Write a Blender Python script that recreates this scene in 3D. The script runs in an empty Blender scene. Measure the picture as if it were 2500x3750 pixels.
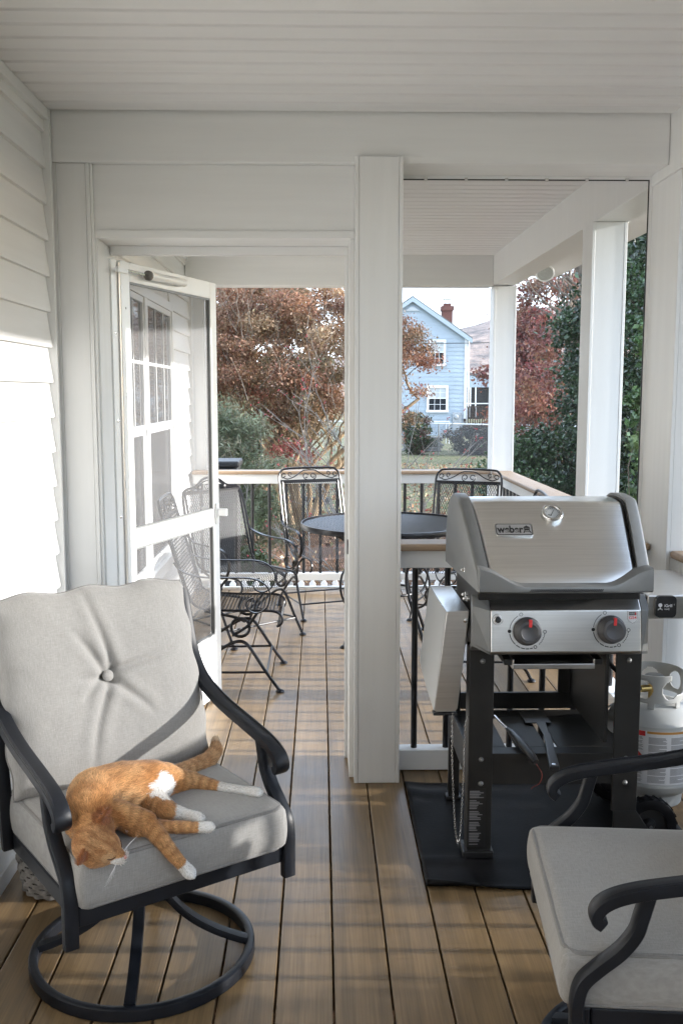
import bpy, bmesh, math, random
import numpy as np
from mathutils import Vector, Matrix, Euler, noise as mnoise
R = math.radians
random.seed(7)
rng = np.random.default_rng(7)
scn = bpy.context.scene
COL = scn.collection

# ---------------------------------------------------------------- camera
cam_data = bpy.data.cameras.new('camera')
cam = bpy.data.objects.new('camera', cam_data)
COL.objects.link(cam)
cam_data.sensor_fit = 'VERTICAL'
cam_data.sensor_height = 36.0
cam_data.lens = 34.44
cam_data.clip_start = 0.05
cam_data.clip_end = 3000
cam.location = (0, 0, 1.49)
cam.rotation_euler = (R(90 - 6.94), 0, R(-1.24))
scn.camera = cam

# ---------------------------------------------------------------- world, sun, exposure
SUN_EL, SUN_AZ = 13.9, -2.0          # azimuth from +X towards +Y
world = bpy.data.worlds.new('World')
scn.world = world
world.use_nodes = True
wn = world.node_tree
for n in list(wn.nodes):
    wn.nodes.remove(n)
sky = wn.nodes.new('ShaderNodeTexSky')
sky.sky_type = 'NISHITA'
sky.sun_disc = False
sky.sun_elevation = R(SUN_EL)
sky.sun_rotation = R(90 - SUN_AZ)
sky.air_density = 1.0
sky.dust_density = 0.6
sky.ozone_density = 1.2
bg = wn.nodes.new('ShaderNodeBackground')
bg.inputs['Strength'].default_value = 0.15
wo = wn.nodes.new('ShaderNodeOutputWorld')
# thin even veil of bright high cloud over the whole sky
wtc = wn.nodes.new('ShaderNodeTexCoord')
wnz = wn.nodes.new('ShaderNodeTexNoise'); wnz.inputs['Scale'].default_value = 2.2; wnz.inputs['Detail'].default_value = 5
wn.links.new(wtc.outputs['Generated'], wnz.inputs['Vector'])
wrp = wn.nodes.new('ShaderNodeValToRGB')
wrp.color_ramp.elements[0].position = .35; wrp.color_ramp.elements[0].color = (6.0, 7.6, 10.0, 1)
wrp.color_ramp.elements[1].position = .65; wrp.color_ramp.elements[1].color = (7.8, 9.0, 10.8, 1)
wn.links.new(wnz.outputs['Fac'], wrp.inputs[0])
wmx = wn.nodes.new('ShaderNodeMixRGB'); wmx.inputs[0].default_value = .55
wn.links.new(sky.outputs[0], wmx.inputs[1]); wn.links.new(wrp.outputs[0], wmx.inputs[2])
wn.links.new(wmx.outputs[0], bg.inputs[0])
wn.links.new(bg.outputs[0], wo.inputs[0])
sd = bpy.data.lights.new('sun', 'SUN')
sd.energy = 2.7
sd.angle = R(0.9)
sd.color = (1.0, 0.965, 0.915)
sun = bpy.data.objects.new('sun', sd)
COL.objects.link(sun)
sun.location = (30, 2, 12)
sdir = Vector((math.cos(R(SUN_EL)) * math.cos(R(SUN_AZ)), math.cos(R(SUN_EL)) * math.sin(R(SUN_AZ)), math.sin(R(SUN_EL))))
sun.rotation_euler = (-sdir).to_track_quat('-Z', 'Y').to_euler()
scn.view_settings.view_transform = 'Standard'
scn.view_settings.look = 'None'
scn.view_settings.exposure = 2.38
scn.view_settings.gamma = 1.0
scn.cycles.max_bounces = 10
scn.cycles.diffuse_bounces = 6
scn.cycles.transparent_max_bounces = 16
scn.cycles.use_denoising = True
scn.cycles.use_adaptive_sampling = True
scn.cycles.adaptive_threshold = 0.02

# ---------------------------------------------------------------- materials
def mat(name, col, rough=0.5, metal=0.0, var=0.0, scale=6.0, bump=0.0, bscale=200.0, stretch=(1, 1, 1),
        spec=0.5, col2=None, coat=0.0, rnd=0.0, sheen=0.0, bdist=0.002):
    m = bpy.data.materials.new(name)
    m.use_nodes = True
    t = m.node_tree
    b = t.nodes['Principled BSDF']
    b.inputs['Roughness'].default_value = rough
    b.inputs['Metallic'].default_value = metal
    b.inputs['Specular IOR Level'].default_value = spec
    b.inputs['Coat Weight'].default_value = coat
    b.inputs['Sheen Weight'].default_value = sheen
    col = tuple(col) + (1,)
    b.inputs['Base Color'].default_value = col
    tc = t.nodes.new('ShaderNodeTexCoord')
    mp = t.nodes.new('ShaderNodeMapping')
    mp.inputs['Scale'].default_value = stretch
    t.links.new(tc.outputs['Object'], mp.inputs['Vector'])
    src = mp.outputs[0]
    if rnd:
        oi = t.nodes.new('ShaderNodeObjectInfo')
        ml = t.nodes.new('ShaderNodeMath'); ml.operation = 'MULTIPLY'; ml.inputs[1].default_value = 37.0
        t.links.new(oi.outputs['Random'], ml.inputs[0])
        ad = t.nodes.new('ShaderNodeVectorMath'); ad.operation = 'ADD'
        t.links.new(src, ad.inputs[0]); t.links.new(ml.outputs[0], ad.inputs[1])
        src = ad.outputs[0]
    if var or col2:
        nz = t.nodes.new('ShaderNodeTexNoise')
        nz.inputs['Scale'].default_value = scale
        nz.inputs['Detail'].default_value = 6
        nz.inputs['Roughness'].default_value = 0.6
        t.links.new(src, nz.inputs['Vector'])
        rp = t.nodes.new('ShaderNodeValToRGB')
        c2 = tuple(col2) + (1,) if col2 else tuple(min(1, c * (1 + var)) for c in col[:3]) + (1,)
        c1 = col if col2 else tuple(c * (1 - var) for c in col[:3]) + (1,)
        rp.color_ramp.elements[0].color = c1; rp.color_ramp.elements[0].position = 0.34
        rp.color_ramp.elements[1].color = c2; rp.color_ramp.elements[1].position = 0.66
        t.links.new(nz.outputs['Fac'], rp.inputs[0])
        out = rp.outputs[0]
        if rnd:
            hv = t.nodes.new('ShaderNodeHueSaturation')
            mr = t.nodes.new('ShaderNodeMapRange')
            mr.inputs['To Min'].default_value = 1 - rnd; mr.inputs['To Max'].default_value = 1 + rnd
            t.links.new(oi.outputs['Random'], mr.inputs['Value'])
            t.links.new(mr.outputs[0], hv.inputs['Value'])
            t.links.new(out, hv.inputs['Color'])
            out = hv.outputs[0]
        t.links.new(out, b.inputs['Base Color'])
    if bump:
        n2 = t.nodes.new('ShaderNodeTexNoise')
        n2.inputs['Scale'].default_value = bscale
        n2.inputs['Detail'].default_value = 3
        t.links.new(src, n2.inputs['Vector'])
        bp = t.nodes.new('ShaderNodeBump')
        bp.inputs['Strength'].default_value = bump
        bp.inputs['Distance'].default_value = bdist
        t.links.new(n2.outputs['Fac'], bp.inputs['Height'])
        t.links.new(bp.outputs[0], b.inputs['Normal'])
    return m

def attr_mat(name, rough=0.6, trans=0.0, spec=0.3, sheen=0.0):
    """colour from the per-leaf / per-hair colour attribute"""
    m = bpy.data.materials.new(name)
    m.use_nodes = True
    t = m.node_tree
    b = t.nodes['Principled BSDF']
    a = t.nodes.new('ShaderNodeVertexColor'); a.layer_name = 'Col'
    b.inputs['Roughness'].default_value = rough
    b.inputs['Specular IOR Level'].default_value = spec
    b.inputs['Sheen Weight'].default_value = sheen
    t.links.new(a.outputs[0], b.inputs['Base Color'])
    if trans:
        tr = t.nodes.new('ShaderNodeBsdfTranslucent')
        t.links.new(a.outputs[0], tr.inputs[0])
        mx = t.nodes.new('ShaderNodeMixShader'); mx.inputs[0].default_value = trans
        t.links.new(b.outputs[0], mx.inputs[1]); t.links.new(tr.outputs[0], mx.inputs[2])
        t.links.new(mx.outputs[0], t.nodes['Material Output'].inputs[0])
    return m

def weave_mat(name, c1, c2, sc=900.0, bump=0.25):
    m = bpy.data.materials.new(name); m.use_nodes = True
    t = m.node_tree; b = t.nodes['Principled BSDF']
    b.inputs['Roughness'].default_value = 0.9; b.inputs['Specular IOR Level'].default_value = 0.15
    b.inputs['Sheen Weight'].default_value = 0.25
    tc = t.nodes.new('ShaderNodeTexCoord')
    hs = []
    for s in ((sc, sc * 0.06, sc * 0.06), (sc * 0.06, sc, sc), ):
        mp = t.nodes.new('ShaderNodeMapping'); mp.inputs['Scale'].default_value = s
        t.links.new(tc.outputs['Object'], mp.inputs['Vector'])
        nz = t.nodes.new('ShaderNodeTexNoise'); nz.inputs['Scale'].default_value = 1.0; nz.inputs['Detail'].default_value = 2
        t.links.new(mp.outputs[0], nz.inputs['Vector']); hs.append(nz)
    ad = t.nodes.new('ShaderNodeMath'); ad.operation = 'ADD'
    t.links.new(hs[0].outputs['Fac'], ad.inputs[0]); t.links.new(hs[1].outputs['Fac'], ad.inputs[1])
    ml = t.nodes.new('ShaderNodeMath'); ml.operation = 'MULTIPLY'; ml.inputs[1].default_value = 0.5
    t.links.new(ad.outputs[0], ml.inputs[0])
    big = t.nodes.new('ShaderNodeTexNoise'); big.inputs['Scale'].default_value = 5; big.inputs['Detail'].default_value = 4
    t.links.new(tc.outputs['Object'], big.inputs['Vector'])
    mx0 = t.nodes.new('ShaderNodeMath'); mx0.operation = 'MULTIPLY_ADD'; mx0.inputs[1].default_value = 0.14
    t.links.new(big.outputs['Fac'], mx0.inputs[0])
    t.links.new(ml.outputs[0], mx0.inputs[2])
    rp = t.nodes.new('ShaderNodeValToRGB')
    rp.color_ramp.elements[0].color = tuple(c1) + (1,); rp.color_ramp.elements[0].position = 0.40
    rp.color_ramp.elements[1].color = tuple(c2) + (1,); rp.color_ramp.elements[1].position = 0.75
    t.links.new(mx0.outputs[0], rp.inputs[0]); t.links.new(rp.outputs[0], b.inputs['Base Color'])
    bp = t.nodes.new('ShaderNodeBump'); bp.inputs['Strength'].default_value = bump; bp.inputs['Distance'].default_value = 0.001
    t.links.new(ml.outputs[0], bp.inputs['Height']); t.links.new(bp.outputs[0], b.inputs['Normal'])
    return m

def screen_mat(name, cover, col):
    """insect screen: fine grey threads that cover a share of the area, the rest is open"""
    m = bpy.data.materials.new(name); m.use_nodes = True
    t = m.node_tree; b = t.nodes['Principled BSDF']
    b.inputs['Base Color'].default_value = tuple(col) + (1,)
    b.inputs['Roughness'].default_value = 0.6
    tr = t.nodes.new('ShaderNodeBsdfTransparent')
    mx = t.nodes.new('ShaderNodeMixShader')
    mx.inputs[0].default_value = cover
    t.links.new(tr.outputs[0], mx.inputs[1]); t.links.new(b.outputs[0], mx.inputs[2])
    t.links.new(mx.outputs[0], t.nodes['Material Output'].inputs[0])
    return m

def glass_mat(name, tint=(0.02, 0.025, 0.03)):
    m = bpy.data.materials.new(name); m.use_nodes = True
    b = m.node_tree.nodes['Principled BSDF']
    b.inputs['Base Color'].default_value = tint + (1,)
    b.inputs['Roughness'].default_value = 0.03
    b.inputs['Specular IOR Level'].default_value = 0.55
    return m

M = {}
M['trim'] = mat('white_trim', (0.79, 0.795, 0.79), 0.45, var=0.02, scale=3, bump=0.22, bscale=60, stretch=(9, 9, 0.5), bdist=0.0012)
M['trim_h'] = mat('white_trim_horizontal', (0.79, 0.795, 0.79), 0.45, var=0.02, scale=3, bump=0.15, bscale=60, stretch=(0.5, 9, 9), bdist=0.001)
M['siding'] = mat('vinyl_siding', (0.80, 0.80, 0.79), 0.5, var=0.025, scale=2.5, bump=0.12, bscale=40, stretch=(8, 0.6, 8), rnd=0.02)
M['ceiling'] = mat('vinyl_ceiling', (0.79, 0.79, 0.79), 0.5, var=0.025, scale=2, bump=0.08, bscale=50, stretch=(0.5, 8, 8), rnd=0.015)
def deck_mat():
    m = bpy.data.materials.new('composite_deck'); m.use_nodes = True
    t = m.node_tree; b = t.nodes['Principled BSDF']
    b.inputs['Roughness'].default_value = .42; b.inputs['Specular IOR Level'].default_value = .5
    tc = t.nodes.new('ShaderNodeTexCoord'); oi = t.nodes.new('ShaderNodeObjectInfo')
    ml = t.nodes.new('ShaderNodeMath'); ml.operation = 'MULTIPLY'; ml.inputs[1].default_value = 37.0
    t.links.new(oi.outputs['Random'], ml.inputs[0])
    def nz(stretch, sc, det):
        mp = t.nodes.new('ShaderNodeMapping'); mp.inputs['Scale'].default_value = stretch
        t.links.new(tc.outputs['Object'], mp.inputs['Vector'])
        ad = t.nodes.new('ShaderNodeVectorMath'); ad.operation = 'ADD'
        t.links.new(mp.outputs[0], ad.inputs[0]); t.links.new(ml.outputs[0], ad.inputs[1])
        n = t.nodes.new('ShaderNodeTexNoise'); n.inputs['Scale'].default_value = sc; n.inputs['Detail'].default_value = det
        t.links.new(ad.outputs[0], n.inputs['Vector']); return n
    broad, fine, blotch = nz((9, .45, 9), 3.0, 4), nz((70, 1.6, 70), 3.0, 5), nz((1.2, 1.2, 1.2), 3.5, 5)
    mixf = t.nodes.new('ShaderNodeMix'); mixf.inputs['Factor'].default_value = .45
    t.links.new(broad.outputs['Fac'], mixf.inputs['A']); t.links.new(fine.outputs['Fac'], mixf.inputs['B'])
    m2 = t.nodes.new('ShaderNodeMix'); m2.inputs['Factor'].default_value = .22
    t.links.new(mixf.outputs['Result'], m2.inputs['A']); t.links.new(blotch.outputs['Fac'], m2.inputs['B'])
    rp = t.nodes.new('ShaderNodeValToRGB'); cr = rp.color_ramp
    cr.elements[0].position = .30; cr.elements[0].color = (.105, .067, .033, 1)
    cr.elements[1].position = .72; cr.elements[1].color = (.300, .203, .102, 1)
    e = cr.elements.new(.50); e.color = (.192, .127, .063, 1)
    t.links.new(m2.outputs['Result'], rp.inputs[0])
    hv = t.nodes.new('ShaderNodeHueSaturation'); mr = t.nodes.new('ShaderNodeMapRange')
    mr.inputs['To Min'].default_value = .92; mr.inputs['To Max'].default_value = 1.08
    t.links.new(oi.outputs['Random'], mr.inputs['Value']); t.links.new(mr.outputs[0], hv.inputs['Value']); t.links.new(rp.outputs[0], hv.inputs['Color'])
    t.links.new(hv.outputs[0], b.inputs['Base Color'])
    bp = t.nodes.new('ShaderNodeBump'); bp.inputs['Strength'].default_value = .25; bp.inputs['Distance'].default_value = .0015
    t.links.new(fine.outputs['Fac'], bp.inputs['Height']); t.links.new(bp.outputs[0], b.inputs['Normal'])
    rr_ = t.nodes.new('ShaderNodeMapRange'); rr_.inputs['To Min'].default_value = .28; rr_.inputs['To Max'].default_value = .46
    t.links.new(blotch.outputs['Fac'], rr_.inputs['Value']); t.links.new(rr_.outputs[0], b.inputs['Roughness'])
    return m
M['deck'] = deck_mat()
M['joist'] = mat('weathered_joist', (0.22, 0.16, 0.10), 0.9, var=0.3, scale=20)
M['cap'] = mat('composite_cap', (0.27, 0.185, 0.12), 0.5, col2=(0.35, 0.25, 0.165), scale=3, bump=0.1, bscale=40, stretch=(0.4, 9, 9))
M['cap_side'] = mat('composite_cap_side', (0.27, 0.185, 0.12), 0.5, col2=(0.35, 0.25, 0.165), scale=3, bump=0.1, bscale=40, stretch=(9, 0.4, 9))
M['black_metal'] = mat('black_aluminium', (0.012, 0.012, 0.014), 0.35, var=0.2, scale=8)
M['iron'] = mat('black_wrought_iron', (0.007, 0.007, 0.010), 0.30, spec=0.4, var=0.3, scale=12, bump=0.08, bscale=120)
M['chair_metal'] = mat('charcoal_cast_aluminium', (0.010, 0.012, 0.017), 0.42, spec=0.32, var=0.25, scale=9, bump=0.1, bscale=260)
M['fabric'] = weave_mat('grey_linen_fabric', (0.250, 0.244, 0.234), (0.355, 0.349, 0.338))
M['piping'] = weave_mat('piping_fabric', (0.17, 0.165, 0.16), (0.26, 0.255, 0.25))
M['screen'] = screen_mat('insect_screen', 0.26, (0.07, 0.07, 0.075))
M['door_screen'] = screen_mat('door_insect_screen', 0.60, (0.075, 0.075, 0.078))
M['door_white'] = mat('white_aluminium', (0.81, 0.82, 0.82), 0.3, var=0.02, scale=4)
M['glass'] = glass_mat('window_glass')
M['steel'] = mat('brushed_steel', (0.72, 0.705, 0.685), 0.28, 1.0, var=0.06, scale=5, bump=0.10, bscale=30, stretch=(0.6, 30, 30), bdist=0.0006)
M['chrome'] = mat('polished_steel', (0.68, 0.68, 0.68), 0.12, 1.0, var=0.03, scale=9)
M['grill_grey'] = mat('cast_grey', (0.19, 0.195, 0.195), 0.42, 0.35, var=0.06, scale=14, bump=0.06, bscale=300)
M['grill_dark'] = mat('charcoal_enamel', (0.019, 0.0185, 0.018), 0.48, spec=0.35, var=0.15, scale=10, bump=0.06, bscale=240)
M['plastic'] = mat('black_plastic', (0.014, 0.014, 0.015), 0.4, var=0.2, scale=20)
M['knob'] = mat('dark_grey_knob', (0.075, 0.075, 0.08), 0.45, var=0.08, scale=20)
M['red'] = mat('red_plastic', (0.62, 0.03, 0.03), 0.4, var=0.05)
M['print'] = mat('black_print', (0.012, 0.012, 0.012), 0.6, var=0.1)
M['print_grey'] = mat('grey_print', (0.20, 0.20, 0.21), 0.6, var=0.1)
M['print_white'] = mat('white_print', (0.75, 0.75, 0.76), 0.6, var=0.03)
M['rubber'] = mat('black_rubber_mat', (0.005, 0.005, 0.006), 0.6, spec=0.14, var=0.3, scale=7, bump=0.25, bscale=90)
M['tank'] = mat('tank_paint', (0.50, 0.505, 0.49), 0.38, var=0.05, scale=4, bump=0.03, bscale=80)
M['label_white'] = mat('paper_label', (0.70, 0.70, 0.71), 0.5, var=0.03, scale=8)
M['wicker'] = mat('grey_wicker', (0.20, 0.19, 0.18), 0.7, var=0.25, scale=40)

# ---------------------------------------------------------------- mesh building
class MB:
    def __init__(self):
        self.v = []; self.f = []
    def add(self, vs, fs):
        o = len(self.v)
        self.v += [tuple(p) for p in vs]
        self.f += [tuple(i + o for i in f) for f in fs]
        return self
    def box(self, x0, x1, y0, y1, z0, z1, mtx=None):
        vs = [Vector((x, y, z)) for z in (z0, z1) for y in (y0, y1) for x in (x0, x1)]
        if mtx is not None:
            vs = [mtx @ p for p in vs]
        return self.add(vs, [(0, 2, 3, 1), (4, 5, 7, 6), (0, 1, 5, 4), (2, 6, 7, 3), (0, 4, 6, 2), (1, 3, 7, 5)])
    def prism(self, poly, axis, a, b):
        """poly: 2D points; extruded along axis 0/1/2 from a to b (other two axes in order)"""
        n = len(poly); vs = []
        for t in (a, b):
            for (p, q) in poly:
                c = [0, 0, 0]; o = [i for i in range(3) if i != axis]
                c[axis] = t; c[o[0]] = p; c[o[1]] = q
                vs.append(tuple(c))
        fs = [tuple(range(n)), tuple(range(2 * n - 1, n - 1, -1))]
        fs += [(i, i + n, (i + 1) % n + n, (i + 1) % n) for i in range(n)]
        return self.add(vs, fs)
    def tube(self, pts, r, n=8, closed=False, flat=None, up=None):
        """round (or flat: (w, h) rectangular-oval) bar along pts; r number or list"""
        P = [Vector(p) for p in pts]; m = len(P)
        rs = r if isinstance(r, (list, tuple)) else [r] * m
        T = []
        for i in range(m):
            a = P[(i - 1) % m] if (closed or i > 0) else P[0]
            b = P[(i + 1) % m] if (closed or i < m - 1) else P[-1]
            t = b - a
            T.append(t.normalized() if t.length > 1e-9 else Vector((0, 0, 1)))
        u = Vector(up) if up is not None else (Vector((0, 0, 1)) if abs(T[0].z) < 0.9 else Vector((1, 0, 0)))
        rings = []
        for i in range(m):
            if up is not None:
                u = Vector(up)
            u = (u - T[i] * u.dot(T[i]))
            u = u.normalized() if u.length > 1e-6 else Vector((1, 0, 0))
            w = T[i].cross(u).normalized()
            ring = []
            for k in range(n):
                a = 2 * math.pi * k / n
                ca, sa = math.cos(a), math.sin(a)
                if flat:
                    e = 0.35
                    ca = math.copysign(abs(ca) ** e, ca); sa = math.copysign(abs(sa) ** e, sa)
                    ring.append(P[i] + (u * (sa * flat[1] / 2) + w * (ca * flat[0] / 2)) * rs[i])
                else:
                    ring.append(P[i] + (u * sa + w * ca) * rs[i])
            rings.append(ring)
        vs = [p for ring in rings for p in ring]; fs = []
        for i in range(m if closed else m - 1):
            j = (i + 1) % m
            for k in range(n):
                l = (k + 1) % n
                fs.append((i * n + k, i * n + l, j * n + l, j * n + k))
        if not closed:
            fs.append(tuple(range(n - 1, -1, -1))); fs.append(tuple((m - 1) * n + k for k in range(n)))
        return self.add(vs, fs)
    def lathe(self, prof, n=24, c=(0, 0, 0), axis=2, a0=0, a1=2 * math.pi):
        full = abs(a1 - a0 - 2 * math.pi) < 1e-6
        cols = n if full else n + 1
        vs = []; m = len(prof)
        for k in range(cols):
            a = a0 + (a1 - a0) * k / n
            for (r, h) in prof:
                p = [r * math.cos(a), r * math.sin(a), h]
                if axis == 1: p = [p[0], p[2], p[1]]
                if axis == 0: p = [p[2], p[0], p[1]]
                vs.append((p[0] + c[0], p[1] + c[1], p[2] + c[2]))
        fs = []
        for k in range(n):
            l = (k + 1) % cols
            for i in range(m - 1):
                fs.append((k * m + i, l * m + i, l * m + i + 1, k * m + i + 1))
        return self.add(vs, fs)
    def quad(self, a, b, c, d):
        return self.add([a, b, c, d], [(0, 1, 2, 3)])
    def mesh(self, name):
        me = bpy.data.meshes.new(name)
        me.from_pydata([tuple(p) for p in self.v], [], self.f)
        me.update()
        return me
    def build(self, name, m, parent=None, smooth=False, bevel=0.0, seg=2, sharp=40, fix=True):
        me = self.mesh(name)
        if fix:
            bm = bmesh.new(); bm.from_mesh(me)
            bmesh.ops.recalc_face_normals(bm, faces=bm.faces)
            bm.to_mesh(me); bm.free()
        return finish(name, me, m, parent, smooth, bevel, seg, sharp)

def finish(name, me, m, parent=None, smooth=False, bevel=0.0, seg=2, sharp=40):
    o = bpy.data.objects.new(name, me)
    COL.objects.link(o)
    if m is not None and not me.materials:
        me.materials.append(M[m] if isinstance(m, str) else m)
    if parent is not None:
        o.parent = parent
    if smooth:
        me.polygons.foreach_set('use_smooth', [True] * len(me.polygons))
        me.set_sharp_from_angle(angle=R(sharp))
    if bevel:
        b = o.modifiers.new('bevel', 'BEVEL')
        b.width = bevel; b.segments = seg; b.limit_method = 'ANGLE'; b.angle_limit = R(35)
        b.harden_normals = False
    return o

def tag(o, label=None, cat=None, group=None, kind=None):
    if label: o['label'] = label
    if cat: o['category'] = cat
    if group: o['group'] = group
    if kind: o['kind'] = kind
    return o

def thing(name, loc=(0, 0, 0), rz=0.0, label=None, cat=None, group=None):
    o = bpy.data.objects.new(name, None)
    o.empty_display_size = 0.1
    COL.objects.link(o)
    o.location = loc; o.rotation_euler = (0, 0, rz)
    return tag(o, label, cat, group)

def copy_tree(o, parent=None):
    c = o.copy(); COL.objects.link(c)
    if parent is not None:
        c.parent = parent; c.matrix_parent_inverse = o.matrix_parent_inverse.copy()
    for ch in list(o.children):
        copy_tree(ch, c)
    return c

def text_mesh(name, s, size, mtx, m, parent, depth=0.0004, sx=1.0, bold=0.0):
    cu = bpy.data.curves.new(name, 'FONT')
    cu.body = s; cu.size = size; cu.align_x = 'CENTER'; cu.align_y = 'CENTER'; cu.extrude = depth; cu.offset = bold
    t = bpy.data.objects.new('t', cu); COL.objects.link(t)
    dg = bpy.context.evaluated_depsgraph_get()
    me = bpy.data.meshes.new_from_object(t.evaluated_get(dg))
    bpy.data.objects.remove(t)
    me.transform(Matrix.Diagonal((sx, 1, 1, 1)))
    me.transform(mtx)
    me.materials.clear()
    return finish(name, me, m, parent)

def np_mesh(name, V, F, m, parent=None, colors=None, smooth=False):
    """V (n,3), F (k,3|4) numpy arrays; colors per vertex (n,3)"""
    me = bpy.data.meshes.new(name)
    me.vertices.add(len(V)); me.vertices.foreach_set('co', np.asarray(V, np.float32).ravel())
    k = F.shape[1]
    me.loops.add(F.size); me.loops.foreach_set('vertex_index', F.astype(np.int32).ravel())
    me.polygons.add(len(F)); me.polygons.foreach_set('loop_start', np.arange(0, F.size, k, dtype=np.int32))
    me.update(calc_edges=True)
    if colors is not None:
        a = me.color_attributes.new('Col', 'FLOAT_COLOR', 'POINT')
        c4 = np.ones((len(V), 4), np.float32); c4[:, :3] = colors
        a.data.foreach_set('color', c4.ravel())
    me.validate()
    return finish(name, me, m, parent, smooth)

def catmull(pts, k=8):
    P = [Vector(p) for p in pts]
    P = [P[0] * 2 - P[1]] + P + [P[-1] * 2 - P[-2]]
    out = []
    for i in range(1, len(P) - 2):
        a, b, c, d = P[i - 1:i + 3]
        for j in range(k):
            t = j / k
            out.append(0.5 * ((2 * b) + (c - a) * t + (2 * a - 5 * b + 4 * c - d) * t * t + (3 * b - a - 3 * c + d) * t ** 3))
    out.append(P[-2])
    return out

def rounded_box(w, d, h, r, nx=24, ny=24, nz=6, disp=None):
    """cushion-like box centred in x,y with its bottom at z=0, rounded by r; disp(p, n01) -> offset vector"""
    faces_pts = []
    bm = bmesh.new()
    vs = {}
    def vert(i, j, k):
        key = (i, j, k)
        if key not in vs:
            p = Vector(((i / nx - .5) * w, (j / ny - .5) * d, (k / nz) * h))
            q = Vector((max(-w / 2 + r, min(w / 2 - r, p.x)), max(-d / 2 + r, min(d / 2 - r, p.y)), max(r, min(h - r, p.z))))
            dl = p - q
            if dl.length > 1e-9:
                p = q + dl.normalized() * r
            if disp:
                p = p + disp(p, (2 * i / nx - 1, 2 * j / ny - 1, 2 * k / nz - 1))
            vs[key] = bm.verts.new(p)
        return vs[key]
    for i in range(nx):
        for j in range(ny):
            for k, fl in ((0, 1), (nz, 0)):
                q = [vert(i, j, k), vert(i + 1, j, k), vert(i + 1, j + 1, k), vert(i, j + 1, k)]
                bm.faces.new(q[::-1] if fl else q)
    for i in range(nx):
        for k in range(nz):
            for j, fl in ((0, 0), (ny, 1)):
                q = [vert(i, j, k), vert(i + 1, j, k), vert(i + 1, j, k + 1), vert(i, j, k + 1)]
                bm.faces.new(q[::-1] if fl else q)
    for j in range(ny):
        for k in range(nz):
            for i, fl in ((0, 1), (nx, 0)):
                q = [vert(i, j, k), vert(i, j + 1, k), vert(i, j + 1, k + 1), vert(i, j, k + 1)]
                bm.faces.new(q[::-1] if fl else q)
    me = bpy.data.meshes.new('cushion'); bm.to_mesh(me); bm.free()
    return me
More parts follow.
